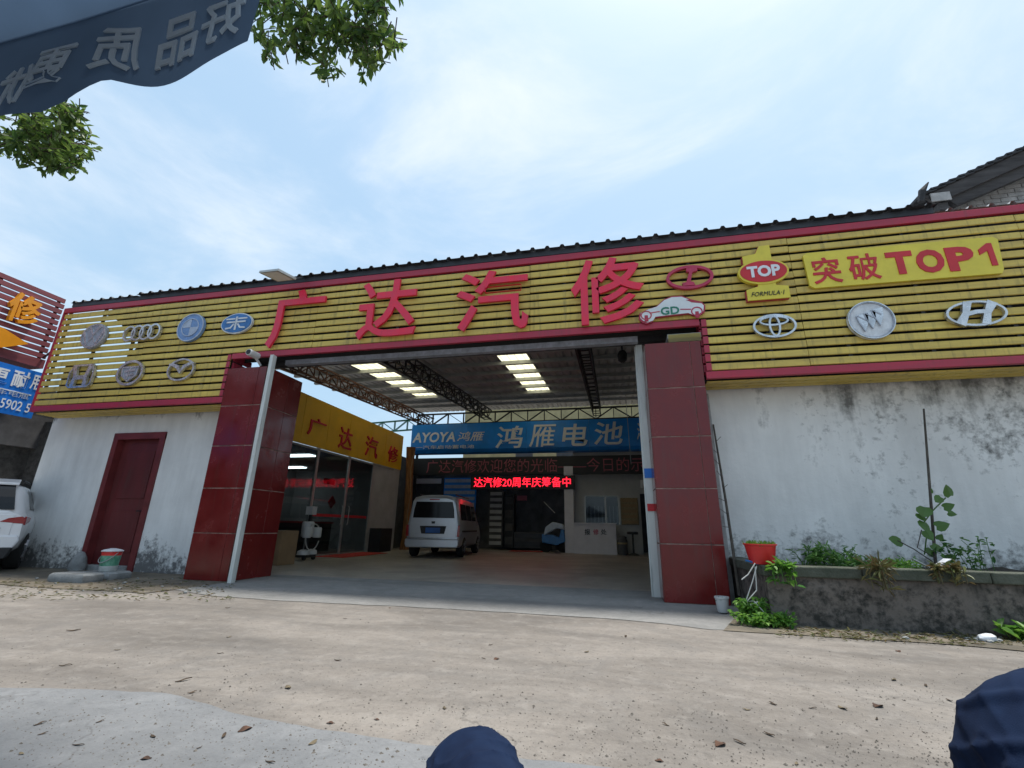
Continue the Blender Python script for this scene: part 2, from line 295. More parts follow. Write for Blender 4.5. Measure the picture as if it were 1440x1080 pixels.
# ------------------------------------------------------------------ mesh helpers
class MB:
    def __init__(s): s.v = []; s.f = []
    def add(s, vs, fs):
        o = len(s.v); s.v += [tuple(v) for v in vs]; s.f += [tuple(i+o for i in f) for f in fs]; return s
    def box(s, x0, x1, y0, y1, z0, z1):
        return s.add([(x0, y0, z0), (x1, y0, z0), (x1, y1, z0), (x0, y1, z0), (x0, y0, z1), (x1, y0, z1), (x1, y1, z1), (x0, y1, z1)],
                     [(0, 3, 2, 1), (4, 5, 6, 7), (0, 1, 5, 4), (1, 2, 6, 5), (2, 3, 7, 6), (3, 0, 4, 7)])
    def bar(s, a, b, w, h=None, up=(0, 0, 1)):
        a = Vector(a); b = Vector(b); h = h or w; d = (b-a).normalized(); u = Vector(up)
        if abs(d.dot(u)) > 0.95: u = Vector((1, 0, 0))
        r = d.cross(u).normalized()*(w/2); u = r.cross(d).normalized()*(h/2)
        vs = [p+i*r+j*u for p in (a, b) for i, j in ((-1, -1), (1, -1), (1, 1), (-1, 1))]
        return s.add(vs, [(0, 1, 2, 3), (7, 6, 5, 4), (0, 4, 5, 1), (1, 5, 6, 2), (2, 6, 7, 3), (3, 7, 4, 0)])
    def tube(s, pts, r, n=8, caps=True):
        pts = [Vector(p) for p in pts]; rs = r if isinstance(r, (list, tuple)) else [r]*len(pts); o = len(s.v); vs = []
        u = None
        for i, p in enumerate(pts):
            d = (pts[min(i+1, len(pts)-1)]-pts[max(i-1, 0)]).normalized()
            if u is None: u = Vector((0, 0, 1)) if abs(d.z) < 0.9 else Vector((1, 0, 0))
            x = d.cross(u).normalized(); u = x.cross(d).normalized()
            vs += [p+rs[i]*(math.cos(2*math.pi*k/n)*x+math.sin(2*math.pi*k/n)*u) for k in range(n)]
        fs = [(i*n+k, i*n+(k+1) % n, (i+1)*n+(k+1) % n, (i+1)*n+k) for i in range(len(pts)-1) for k in range(n)]
        if caps: fs += [tuple(range(n))[::-1], tuple((len(pts)-1)*n+k for k in range(n))]
        return s.add(vs, fs)
    def lathe(s, c, prof, n=24, axis='z'):
        c = Vector(c); vs = []
        for r, h in prof:
            for k in range(n):
                a = 2*math.pi*k/n; p = (r*math.cos(a), r*math.sin(a), h)
                if axis == 'x': p = (p[2], p[0], p[1])
                if axis == 'y': p = (p[0], p[2], p[1])
                vs.append(c+Vector(p))
        m = len(prof); fs = [(i*n+k, i*n+(k+1) % n, (i+1)*n+(k+1) % n, (i+1)*n+k) for i in range(m-1) for k in range(n)]
        fs += [tuple(range(n))[::-1], tuple((m-1)*n+k for k in range(n))]
        return s.add(vs, fs)
    def prism(s, poly, d):           # poly: list of points, extruded along vector d
        poly = [Vector(p) for p in poly]; d = Vector(d); n = len(poly)
        return s.add(poly+[p+d for p in poly], [tuple(range(n))[::-1], tuple(range(n, 2*n))]+[(k, (k+1) % n, n+(k+1) % n, n+k) for k in range(n)])
    def grid(s, rows):
        n = len(rows[0]); return s.add([p for r in rows for p in r], [(i*n+k, i*n+k+1, (i+1)*n+k+1, (i+1)*n+k) for i in range(len(rows)-1) for k in range(n-1)])
    def build(s, name, m, parent=None, smooth=False, local=False, bevel=0.0):
        me = bpy.data.meshes.new(name); me.from_pydata(s.v, [], s.f); me.update()
        return link(name, me, m, parent, smooth, local, bevel)
def fix_normals(me):
    bm = bmesh.new(); bm.from_mesh(me); bmesh.ops.recalc_face_normals(bm, faces=bm.faces); bm.to_mesh(me); bm.free()
def link(name, me, m, parent=None, smooth=False, local=False, bevel=0.0):
    if len(me.polygons) < 3000: fix_normals(me)
    for mm in (m if isinstance(m, (list, tuple)) else [m]): me.materials.append(MATS[mm])
    o = bpy.data.objects.new(name, me); COL.objects.link(o)
    if smooth: 
        me.polygons.foreach_set('use_smooth', [True]*len(me.polygons))
        try: me.set_sharp_from_angle(angle=rad(40))
        except Exception: pass
    if parent is not None:
        o.parent = parent
        if not local:
            M = Matrix.Identity(4); p = parent
            while p is not None:
                if p.type == 'EMPTY': M = p.matrix_basis @ M
                p = p.parent
            o.matrix_parent_inverse = M.inverted() if parent.type == 'EMPTY' else Matrix.Identity(4)
    if bevel:
        b = o.modifiers.new('bevel', 'BEVEL'); b.width = bevel; b.segments = 2; b.limit_method = 'ANGLE'
    return o
def tag(o, label=None, cat=None, group=None, kind=None):
    if label: o['label'] = label
    if cat: o['category'] = cat
    if group: o['group'] = group
    if kind: o['kind'] = kind
    return o
def thing(name, label, cat, loc=(0, 0, 0), rz=0.0, group=None):
    o = bpy.data.objects.new(name, None); COL.objects.link(o); o.empty_display_size = 0.2
    o.location = loc; o.rotation_euler = (0, 0, rz)
    o.matrix_basis = Matrix.Translation(loc) @ Matrix.Rotation(rz, 4, 'Z')
    return tag(o, label, cat, group)
def box(name, m, parent, x0, x1, y0, y1, z0, z1, **k): return MB().box(x0, x1, y0, y1, z0, z1).build(name, m, parent, **k)

# text -> solid mesh laid on a plane (origin o, right r, up u), scaled to fill w x h
_tcache = {}
def glyph(body, bold, shear, depth):
    key = (body, bold, shear, depth)
    if key in _tcache: return _tcache[key]
    cu = bpy.data.curves.new('glyphs', 'FONT'); cu.body = body; cu.size = 1; cu.offset = bold; cu.shear = shear; cu.extrude = depth/2; cu.resolution_u = 3
    ob = bpy.data.objects.new('glyphs', cu); COL.objects.link(ob)
    dg = bpy.context.evaluated_depsgraph_get(); me = bpy.data.meshes.new_from_object(ob.evaluated_get(dg))
    vs = [v.co.copy() for v in me.vertices]; fs = [tuple(p.vertices) for p in me.polygons]
    bpy.data.objects.remove(ob); bpy.data.curves.remove(cu); bpy.data.meshes.remove(me)
    _tcache[key] = (vs, fs); return vs, fs
def text(body, name, m, parent, c, w, h, r=(1, 0, 0), u=(0, 0, 1), depth=0.02, bold=0.0, shear=0.0, local=False, mb=None, bend=None):
    vs, fs = glyph(body, bold, shear, 1.0); c = Vector(c); r = Vector(r); u = Vector(u); n = r.cross(u)
    x0 = min(v.x for v in vs); x1 = max(v.x for v in vs); y0 = min(v.y for v in vs); y1 = max(v.y for v in vs)
    P = []
    for v in vs:
        p = c + r*((v.x-(x0+x1)/2)/(x1-x0)*w) + u*((v.y-(y0+y1)/2)/(y1-y0)*h) + n*(v.z*depth)
        P.append(bend(p) if bend else p)
    if mb is not None: return mb.add(P, fs)
    return MB().add(P, fs).build(name, m, parent, local=local)
def pxbox(x0, x1, y0, y1, Y):     # photo box -> centre, width, height on plane Y
    xm, ym = (x0+x1)/2, (y0+y1)/2
    return at_y(xm, ym, Y), (at_y(x1, ym, Y)-at_y(x0, ym, Y)).x, (at_y(xm, y0, Y)-at_y(xm, y1, Y)).z

# ================================================================== THE SETTING
def sheet(name, m, pts, z, kind='structure'):
    me = MB().add([(p[0], p[1], z) for p in pts], [tuple(range(len(pts)))]).build(name, m); tag(me, kind=kind); return me
# ground: the dusty concrete road, one sheet with a gentle unevenness near the camera
mb = MB(); xs = [-400, -120, -40] + [-20+i*0.5 for i in range(81)] + [40, 120, 400]; ys = [-400, -100, -30] + [-12+i*0.4 for i in range(31)] + [4, 20, 60, 160, 500]
def gz(x, y):
    k = max(0, min(1, (-0.9-y)/1.2)) * max(0, min(1, (22-abs(x))/8))
    return -0.004 + k*(0.003*noise.noise(Vector((x*0.45, y*0.8, 3.1)))-0.0005)
mb.grid([[(x, y, gz(x, y)) for x in xs] for y in ys]); tag(mb.build('ground', 'road', smooth=True), kind='structure')
# grey apron in front of the gateway
ap = [at_z(x, y, 0.0) for x, y in ((300, 838), (420, 846), (560, 853), (720, 861), (880, 872), (1000, 884), (1045, 886))]
mb = MB(); edge = [Vector((p.x, p.y+0.05*noise.noise(Vector((p.x*2, 0, 0))), 0)) for p in ap]
fine = []
for a, b in zip(edge[:-1], edge[1:]):
    for k in range(6):
        q = a.lerp(b, k/6); fine.append((q.x, q.y+0.09*noise.noise(Vector((q.x*1.7, 4, 0)))))
fine.append((edge[-1].x, edge[-1].y))
sheet('apron', 'apron', fine+[(1.75, -0.2), (1.75, 1.2), (-8.2, 1.2), (-8.2, -0.5)], 0.0012)
mb = MB(); mb.grid([[(x, y, z) for x in (-14.0, 9.0)] for y, z in ((1.2, 0.0012), (1.9, 0.03), (20, 0.03))]); tag(mb.build('garage_floor', 'garage_floor'), kind='structure')
# dirt verge along the left wall and under the planter
dl = []
for i in range(41):
    x = -22+i*0.39; dl.append((x, -1.55-0.35*noise.noise(Vector((x*0.8, 1, 0)))-max(0, (-9-x))*0.05))
sheet('dirt_verge', 'dirt', dl+[(-6.35, -0.6), (-6.5, 0.9), (-22, 0.9)], 0.0035)
dr = []
for i in range(41):
    x = 1.0+i*0.22; dr.append((x, -1.72-0.16*noise.noise(Vector((x*1.3, 7, 0)))-0.02*i/4*(1 if i < 20 else 1)))
sheet('dirt_verge', 'dirt', dr+[(9.8, -1.2), (1.75, -1.2), (1.3, -0.9)], 0.0035)
# paler slab under the camera, a little proud of the road
sp = [(-160, 966), (0, 967), (120, 969), (230, 974), (290, 989), (330, 1004), (430, 1021), (520, 1036), (620, 1050), (720, 1064), (860, 1080), (1000, 1092), (1200, 1105)]
pl = [at_z(x, y, 0.03) for x, y in sp]; top = []
for a, b in zip(pl[:-1], pl[1:]):
    for k in range(5):
        q = a.lerp(b, k/5); top.append(Vector((q.x, q.y+0.025*noise.noise(Vector((q.x*6, 2, 0))), 0.03)))
top += [pl[-1], Vector((2.6, -5.75, .03)), Vector((4.5, -6.3, .03)), Vector((4.5, -14, .03)), Vector((-9, -14, .03)), Vector((-9, -4.9, .03))]
tag(MB().prism(top, (0, 0, -0.06)).build('concrete_slab', 'slab'), kind='structure')

# ================================================================== THE GARAGE
WALL_Y = 0.6
ZS = lambda y: 5.80+0.08*y                   # underside of the main roof
garage = thing('garage_building', 'open-fronted car repair garage with white plaster walls and metal shed roof', 'building', (0, 1, 0))
# left wall with door opening
XL0, XL1 = -12.62, -7.32
dz0, dz1 = at_y(162, 612, WALL_Y), at_y(231, 611, WALL_Y)
DX0, DX1, DZ = -10.62, -9.30, 2.74
mb = MB(); 
mb.add([(XL0, WALL_Y, -.05), (DX0, WALL_Y, -.05), (DX0, WALL_Y, DZ), (DX1, WALL_Y, DZ), (DX1, WALL_Y, -.05), (XL1, WALL_Y, -.05), (XL1, WALL_Y, 3.35), (XL0, WALL_Y, 3.35)], [tuple(range(8))])
mb.box(XL0, DX0, WALL_Y+.002, WALL_Y+.25, -.05, 3.35).box(DX1, XL1, WALL_Y+.002, WALL_Y+.25, -.05, 3.35).box(DX0+.002, DX1-.002, WALL_Y+.004, WALL_Y+.25, DZ, 3.348)
wl = mb.build('left_front_wall', 'plaster_left', garage)
dr_ = MB().box(DX0+.1, DX1-.1, WALL_Y+.12, WALL_Y+.17, 0.1, DZ-.1).build('door', 'door_red', garage); dr_['label'] = 'dark red steel door set back in its frame'
for a in ((DX0+.3, DX1-.3, .35, 1.15), (DX0+.3, DX1-.3, 1.4, 2.4)): box('door_panel', 'door_red', dr_, a[0], a[1], WALL_Y+.106, WALL_Y+.125, a[2], a[3], bevel=.006)
MB().tube([(DX1-.22, WALL_Y+.12, 1.15), (DX1-.22, WALL_Y+.06, 1.15), (DX1-.34, WALL_Y+.06, 1.15)], .012).build('door_handle', 'metal_dark', dr_)
fr = MB().box(DX0-.03, DX0+.1, WALL_Y-.03, WALL_Y+.2, -.02, DZ-.002).box(DX1-.1, DX1+.03, WALL_Y-.03, WALL_Y+.2, -.02, DZ-.002).box(DX0-.03, DX1+.03, WALL_Y-.032, WALL_Y+.2, DZ-.1, DZ+.04).build('door_frame', 'frame_red', garage)
box('door_step', 'stone', garage, DX0+.1, DX1-.1, WALL_Y-.06, WALL_Y+.2, -.02, .1, bevel=.01)
# right wall
box('right_front_wall', 'plaster_right', garage, 1.50, 12.0, WALL_Y, WALL_Y+.25, -.05, 3.45)
# pillars faced with dark red tiles
def pillar(x0, x1, y0, y1, ztop, name_label):
    core = MB().box(x0+.004, x1-.004, y0+.004, y1-.004, -.03, ztop-.01).build('pillar', 'tile_joint', garage); core['label'] = name_label
    nrow = 5; base = 0.0; hs = (ztop-base)/nrow
    for r in range(nrow):
        z0 = base+r*hs+.008; z1 = base+(r+1)*hs-.008; j = lambda: random.uniform(-.0025, .0025)
        w = x1-x0
        a = j(); MB().box(x0+.005, x0+w*.80, y0-.004+a, y0+.014, z0, z1).build('tile', 'tile_red', core, bevel=.004)
        a = j(); MB().box(x0+w*.80+.007, x1-.005, y0-.004+a, y0+.014, z0, z1).build('tile', 'tile_red', core, bevel=.004)
        ym = (y0+y1)/2
        for xa, xb in ((x1-.014, x1+.004), (x0-.004, x0+.014)):
            a = j(); MB().box(xa+a, xb+a, y0+.016, ym+.12, z0, z1).build('tile', 'tile_red', core, bevel=.004)
            a = j(); MB().box(xa+a, xb+a, ym+.127, y1-.005, z0, z1).build('tile', 'tile_red', core, bevel=.004)
    return core
PLx0, PLx1 = -7.33, -6.44
PRx0, PRx1 = 0.60, 1.45
pillar(PLx0, PLx1, -0.10, 0.95, 3.86, 'left pillar of dark red tiles')
pillar(PRx0, PRx1, -0.02, 0.95, 3.84, 'right pillar of dark red tiles')
# white door-guide posts
def post(px_t, px_b, Y, label, hw=.055):
    t = at_y(*px_t, Y); b = at_y(*px_b, Y); x = (t.x+b.x)/2
    o = MB().box(x-hw, x+hw, Y-.05, Y+.05, 0.0, 4.04).box(x-hw-.02, x-hw, Y-.02, Y+.02, 0.0, 4.02).build('guide_post', 'white_pole', garage, bevel=.006); o['label'] = label
    return x
xpl = post((381, 510), (328, 815), -0.17, 'white steel guide post beside the left pillar', .036)
xpr = post((897, 473), (923, 829), 0.55, 'white steel guide post beside the right pillar')
# coloured stickers on the right post
c = at_y(913, 664, .49); box('sticker', 'board_blue', garage, xpr-.06, xpr+.06, .487, .493, c.z-.09, c.z+.06)
c = at_y(917, 714, .49); box('sticker', 'print_red', garage, xpr-.05, xpr+.06, .487, .493, c.z-.05, c.z+.06)
# head beam and side/rear walls of the hall
box('head_beam', 'dark_grey', garage, -7.3, 1.45, .62, .8, 4.15, 4.4)
box('head_beam', 'badge_grey', garage, -6.4, .52, .3, .42, 4.02, 4.12)
box('side_wall', 'inner_wall', garage, 1.75, 1.95, .86, 16, 0, 3.5)  # unseen wall, stopped short of the roof so daylight gets in
# main roof: trapezoid ribbed sheets, cut round the skylight strips
def ribbed(x0, x1, y0, y1, z, s, pitch=.27, rib=.045):
    m_ = MB(); prof = []; x = x0
    while x < x1-1e-6:
        for dx, dz in ((0, 0), (.05, 0), (.075, rib), (.12, rib), (.145, 0)):
            if x+dx < x1: prof.append((x+dx, dz))
        x += pitch
    prof.append((x1, 0))
    m_.grid([[(px, y, z+s*y+dz) for px, dz in prof] for y in (y0, y1)]); return m_
SKY = [(-8.82, -7.80), (-3.53, -2.55)]; SY0, SY1 = 4.55, 11.8; RY0, RY1 = 0.12, 16.2; RX0, RX1 = -11.7, 12.0
cuts = [RX0] + [v for a in SKY for v in a] + [RX1]
for i in range(0, 6, 2): tag(ribbed(cuts[i], cuts[i+1], RY0, RY1, 5.80, .08).build('roof_sheet', 'roof_under', garage))
for a, b in SKY:
    ribbed(a, b, RY0, SY0, 5.80, .08).build('roof_sheet', 'roof_under', garage)
    ribbed(a, b, SY1, RY1, 5.80, .08).build('roof_sheet', 'roof_under', garage)
    n = 6; 
    for k in range(n):
        y0 = SY0+(SY1-SY0)*k/n; y1 = SY0+(SY1-SY0)*(k+1)/n
        ribbed(a, b, y0, y1-.004, 5.803, .08, .255, .03).build('skylight', 'skylight', garage)
# narrow ribbed capping over the free left end of the sign
ribbed(-12.22, -10.27, -.06, .11, 5.80, .08).build('roof_sheet', 'roof_metal', garage)
ribbed(-10.25, 5.05, -.10, .10, 5.81, .08).build('roof_sheet', 'roof_metal', garage)
box('roof_flashing', 'roof_metal', garage, -12.2, 5.05, -.02, .02, 5.70, 5.80)
# purlins
for k in range(11):
    y = SY0-2*1.2083+k*1.2083; 
    if y > 14.5: continue
    z = ZS(y); box('purlin', 'purlin', garage, RX0+.1, 1.74, y-.06, y+.06, z-.13, z-.005)
# trusses running back, and one across the rear
def truss(a, b, h, n, w, m, name='roof_truss'):
    t_ = MB(); a = Vector(a); b = Vector(b); up = Vector((0, 0, h)); d = (b-a).normalized(); s = d.cross(Vector((0, 0, 1))).normalized()*w/2
    for o in (s, -s):
        t_.bar(a+o, b+o, .05); t_.bar(a+o+up, b+o+up, .05)
        for k in range(n):
            p = a.lerp(b, k/n); q = a.lerp(b, (k+1)/n)
            t_.bar(p+o, p+o+up, .03)
            if k % 2: t_.bar(p+o, q+o+up, .03)
            else: t_.bar(p+o+up, q+o, .03)
    for k in range(n+1):
        p = a.lerp(b, k/n); t_.bar(p+s, p-s, .03); t_.bar(p+s+up, p-s+up, .03)
    return t_.build(name, m, garage)
truss((-9.1, .9, 5.10), (-9.1, 14.4, 5.85), .42, 22, .28, 'truss_rust')
truss((-6.05, .9, 5.15), (-6.05, 14.4, 6.15), .45, 22, .34, 'truss_steel')
truss((-0.62, .9, 5.15), (-0.62, 14.4, 6.15), .45, 22, .34, 'truss_steel')
truss((-9.2, 13.0, 5.62), (1.7, 13.0, 5.66), .52, 14, .10, 'truss_steel')
truss((-12.6, 13.3, 5.35), (-9.2, 13.3, 5.5), .5, 5, .10, 'print_green')
for x in (-9.1, 1.6): MB().tube([(x, 13.0, 0), (x, 13.0, 5.7)], .07).build('steel_column', 'truss_steel', garage)
MB().tube([(-9.1, 1.0, 0), (-9.1, 1.0, 5.15)], .07).build('steel_column', 'truss_steel', garage)
# red bracing rod by the left gate corner
MB().tube([at_y(418, 500, 2.0), at_y(468, 512, 5.0)], .03).build('brace_rod', 'print_red', garage)
# office inside, left
OX = -8.78
mb = MB().box(-13.4, -13.3, 3.2, 10.2, 0, 3.15).box(-13.3, OX-.1, 3.2, 3.28, 0, 3.15).box(-13.3, OX-.1, 10.12, 10.2, 0, 3.15)
mb.box(-13.3, OX, 3.28, 10.12, 3.1, 3.16).build('office_wall', 'inner_wall', garage)
for (px, py, w) in ((416, 641.5, .9), (408, 658, .9)):
    c = at_z(px, py, 3.06)
    tag(box('ceiling_light', 'lamp_white', None, c.x-.62, c.x+.62, c.y-.16, c.y+.16, 3.055, 3.095), 'lit white ceiling panel inside the office, ' + ('nearer to the yellow fascia' if px == 416 else 'lower and further left'), 'ceiling light', 'office ceiling lights')
# rear partition behind the hall
BY = 12.5
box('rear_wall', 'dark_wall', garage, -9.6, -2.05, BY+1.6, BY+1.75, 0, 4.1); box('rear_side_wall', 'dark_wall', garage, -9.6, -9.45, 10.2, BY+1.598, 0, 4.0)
wx0 = at_y(807, 700, BY).x
wz = MB()
oa = at_y(822, 697, BY); ob = at_y(872, 739, BY); da = at_y(900, 700, BY)
wz.add([(wx0, BY, 0), (oa.x, BY, 0), (oa.x, BY, 4.1), (wx0, BY, 4.1)], [(0, 1, 2, 3)])
wz.add([(oa.x, BY, 0), (ob.x, BY, 0), (ob.x, BY, ob.z), (oa.x, BY, ob.z)], [(0, 1, 2, 3)])
wz.add([(oa.x, BY, oa.z), (ob.x, BY, oa.z), (ob.x, BY, 4.1), (oa.x, BY, 4.1)], [(0, 1, 2, 3)])
wz.add([(ob.x, BY, 0), (da.x, BY, 0), (da.x, BY, 4.1), (ob.x, BY, 4.1)], [(0, 1, 2, 3)])
wz.add([(da.x, BY, 2.35), (1.75, BY, 2.35), (1.75, BY, 4.1), (da.x, BY, 4.1)], [(0, 1, 2, 3)])
wz.build('office_front', 'office_wall', garage)
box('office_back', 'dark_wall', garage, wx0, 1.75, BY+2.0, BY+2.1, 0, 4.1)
win = MB().box(oa.x, ob.x, BY+.03, BY+.04, ob.z, oa.z).build('window', 'shop_glass', garage)
f_ = MB(); xm = (oa.x+ob.x)/2+.15
for x in (oa.x, xm, ob.x): f_.box(x-.035, x+.035, BY-.02, BY+.06, ob.z-.03, oa.z+.03)
f_.box(oa.x+.035, ob.x-.035, BY-.018, BY+.058, ob.z-.03, ob.z+.03).box(oa.x+.035, ob.x-.035, BY-.018, BY+.058, oa.z-.03, oa.z+.03).build('window_frame', 'alu', win)
b_ = MB()
for k in range(9): x = oa.x+.08+k*(ob.x-oa.x-.16)/8; b_.box(x-.012, x+.012, BY+.1, BY+.115, ob.z, ob.z+.75)
b_.build('window_bars', 'alu', win)
cx = at_y(800, 730, BY-.3)
box('white_column', 'counter_white', garage, at_y(794, 730, BY-.4).x, at_y(807, 730, BY-.4).x, BY-.4, BY-.06, 0.0, 3.45)

# ================================================================== THE YELLOW SLAT SIGN
sign = thing('slat_sign', 'long yellow slatted sign with crimson trim and big red characters over the gateway', 'sign', (0, 0, 3.2))
SX0, SX1 = -12.34, 11.0; ZT, ZM, ZB = 5.68, 4.09, 3.19; GL, GR = -7.42, 1.50
rows = 15; zt0 = ZT-.13; pitch = (zt0-(ZB+.12))/rows
breaks = [SX0, -9.75, -5.6, -1.3, 2.95, 6.02, SX1]
slat_cache = {}
def slat(xa, xb, zc):
    L = round(xb-xa, 3)
    if L not in slat_cache:
        h = pitch*.375; m_ = MB().prism([(0, 0, -h), (0, -.012, -h+.008), (0, -.012, h-.008), (0, 0, h), (0, .006, h), (0, .006, -h)], (L, 0, 0))
        me = bpy.data.meshes.new('slat'); me.from_pydata(m_.v, [], m_.f); fix_normals(me); me.materials.append(MATS['yellow_slat']); slat_cache[L] = me
    o = bpy.data.objects.new('slat', slat_cache[L]); COL.objects.link(o); o.parent = sign; o.matrix_parent_inverse = Matrix.Translation(sign.location).inverted()
    o.location = (xa, random.uniform(-.004, .004), zc+random.uniform(-.004, .004)); o.rotation_euler = (random.uniform(-.05, .05), random.uniform(-.0022, .0022), 0)
for r in range(rows):
    zc = zt0-pitch*(r+.5)
    if zc > ZM+.1: spans = [(SX0, SX1)]
    else: spans = [(SX0, GL), (GR, SX1)]
    for (a, b) in spans:
        cuts = [a]+[x for x in breaks if a+.3 < x < b-.3]+[b]
        for p, q in zip(cuts[:-1], cuts[1:]): slat(p+.004, q-.004, zc)
# soffit slats below the two side panels and the returns at the gateway
for (a, b) in ((SX0, GL), (GR, SX1)):
    for y in (.14, .29, .44): box('soffit_slat', 'yellow_slat', sign, a, b, y-.06, y+.06, ZB-.03, ZB-.01)
    box('trim', 'red_trim', sign, a-.02, b+.02, -.035, .03, ZB, ZB+.115, bevel=.006)
box('trim', 'red_trim', sign, SX0-.02, SX1, -.036, .03, ZT-.12, ZT, bevel=.006)
box('trim', 'red_trim', sign, GL+.03, GR-.03, -.034, .03, ZM, ZM+.115, bevel=.006)
for r in range(6):      # stub ends of the slats at the returns, painted red
    zc = zt0-pitch*(9+r+.5)
    for xa, sgn in ((GL, 1), (GR, -1)):
        box('return_slat', 'red_trim', sign, xa-.01 if sgn > 0 else xa-.03, xa+.03 if sgn > 0 else xa+.01, .05, .5, zc-pitch*.4, zc+pitch*.4)
        box('return_slat', 'red_trim', sign, min(xa, xa+.07*-sgn)-.004, max(xa, xa-.07*sgn)+.004, -.028, -.017, zc-pitch*.41, zc+pitch*.41)
box('trim', 'red_trim', sign, SX0-.05, SX0-.022, -.03, .05, ZB, ZT)
# battens behind the slats
for x in [SX0+.1+i*1.05 for i in range(22)]:
    z0 = ZB+.02 if (x < GL or x > GR) else ZM+.02
    box('batten', 'truss_steel', sign, x-.025, x+.025, .014, .06, z0, ZT-.02)
# near-black sheet painted as the dark void behind, left outline open to the sky
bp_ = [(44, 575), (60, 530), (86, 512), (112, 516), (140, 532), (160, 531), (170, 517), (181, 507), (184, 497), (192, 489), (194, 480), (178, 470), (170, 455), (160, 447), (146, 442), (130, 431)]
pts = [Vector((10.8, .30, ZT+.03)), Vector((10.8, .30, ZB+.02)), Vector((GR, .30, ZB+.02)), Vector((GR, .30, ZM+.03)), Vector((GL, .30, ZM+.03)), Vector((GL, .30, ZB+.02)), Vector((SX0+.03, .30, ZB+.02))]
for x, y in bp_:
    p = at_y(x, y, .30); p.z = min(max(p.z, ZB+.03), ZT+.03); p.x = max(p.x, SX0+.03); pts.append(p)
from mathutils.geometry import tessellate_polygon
MB().add(pts, [tuple(t_) for t_ in tessellate_polygon([pts])]).build('void_sheet', 'void_dark', sign)
# the four big red characters
for ch, bx in (('广', (380, 454, 408, 486)), ('达', (504, 586, 394, 474)), ('汽', (641, 742, 380, 464)), ('修', (802, 905, 362, 454))):
    c, w, h = pxbox(*bx, -.09)
    o = text(ch, 'letter', 'red_letter', sign, c, w, h, depth=.05, bold=.014); o['label'] = 'big red raised character ' + ch

# ------------------------------------------------------------------ emblems on the slats
class Flat:
    def __init__(s, box_, Y=-.03): s.c, s.w, s.h = pxbox(*box_, Y-.03); s.Y = Y; s.parts = {}
    def P(s, u, v, d): return Vector((s.c.x+u*s.w/2, s.Y-d, s.c.z+v*s.h/2))
    def mbf(s, m): return s.parts.setdefault(m, MB())
    def poly(s, m, pts, d0, d1): s.mbf(m).prism([s.P(u, v, d0) for u, v in pts], (0, -(d1-d0), 0))
    def disc(s, m, cx, cy, rx, ry, d0, d1, n=40): s.poly(m, [(cx+rx*math.cos(2*math.pi*k/n), cy+ry*math.sin(2*math.pi*k/n)) for k in range(n)], d0, d1)
    def ring(s, m, cx, cy, rx, ry, t, d0, d1, n=44, tv=None, rot=0.0):
        tv = tv or t*s.w/s.h; vs = []; b = s.mbf(m); ca, sa = math.cos(rot), math.sin(rot)
        for k in range(n):
            a = 2*math.pi*k/n
            for (q, d) in ((1, d0), (1, d1), (0, d1), (0, d0)):
                x = (rx-t*(1-q))*math.cos(a); y = (ry-tv*(1-q))*math.sin(a); vs.append(s.P(cx+x*ca-y*sa, cy+x*sa+y*ca, d))
        b.add(vs, [(k*4+j, ((k+1) % n)*4+j, ((k+1) % n)*4+(j+1) % 4, k*4+(j+1) % 4) for k in range(n) for j in range(4)])
    def stroke(s, m, pts, t, d0, d1):
        P = [Vector((u*s.w/2, v*s.h/2)) for u, v in pts]; tt = t if isinstance(t, (list, tuple)) else [t]*len(P); L = []; R = []
        for i, p in enumerate(P):
            d = (P[min(i+1, len(P)-1)]-P[max(0, i-1)]).normalized(); n = Vector((-d.y, d.x))*tt[i]*s.w/4; L.append(p+n); R.append(p-n)
        for i in range(len(P)-1):
            q = [L[i], L[i+1], R[i+1], R[i]]; s.poly(m, [(a.x/s.w*2, a.y/s.h*2) for a in q], d0, d1+i*.0006)
    def text(s, m, body, cx, cy, w, h, d, bold=.02, shear=0): text(body, 'x', m, None, s.P(cx, cy, d), w*s.w/2, h*s.h/2, depth=.008, bold=bold, shear=shear, mb=s.mbf(m))
    def build(s, name, label, cat, group, names):
        root = thing(name, label, cat, (s.c.x, s.Y, s.c.z-s.h/2), 0, group)
        for m, b in s.parts.items(): b.build(names.get(m, 'relief'), m, root)
        return root
def arc(cx, cy, rx, ry, a0, a1, n=14): return [(cx+rx*math.cos(rad(a0+(a1-a0)*k/n)), cy+ry*math.sin(rad(a0+(a1-a0)*k/n))) for k in range(n+1)]
GB = 'car badges on the slat sign'
e = Flat((116, 150, 456, 490)); e.disc('badge_grey', 0, 0, 1, 1, 0, .05); e.ring('silver', 0, 0, .95, .95, .1, .05, .07)
e.stroke('silver', [(-.42, .78), (0, .08), (.42, .78)], .16, .05, .07); e.stroke('silver', [(-.82, .42), (-.36, -.72), (0, -.02), (.36, -.72), (.82, .42)], .16, .05, .068)
e.build('car_badge', 'round grey badge with a V above a W, leftmost of the upper row', 'badge', GB, {'badge_grey': 'disc', 'silver': 'relief'})
e = Flat((174, 226, 457, 479))
for k in range(4): e.ring('silver', -.66+k*.44, 0, .33, .97, .075, k*.003, .05+k*.003)
e.build('car_badge', 'badge of four interlocking silver rings', 'badge', GB, {'silver': 'ring'})
e = Flat((251, 287, 442, 480)); e.disc('badge_bluegrey', 0, 0, 1, 1, 0, .05); e.ring('badge_pale', 0, 0, .99, .99, .06, .05, .062); e.ring('badge_pale', 0, 0, .64, .64, .05, .05, .064)
for s_ in (1, -1): e.poly('badge_pale', [(0, 0)]+[(s_*u, v) for u, v in arc(0, 0, .58, .58, 0, 90, 10)] if s_ < 0 else [(0, 0)]+arc(0, 0, .58, .58, 270, 360, 10), .05, .058)
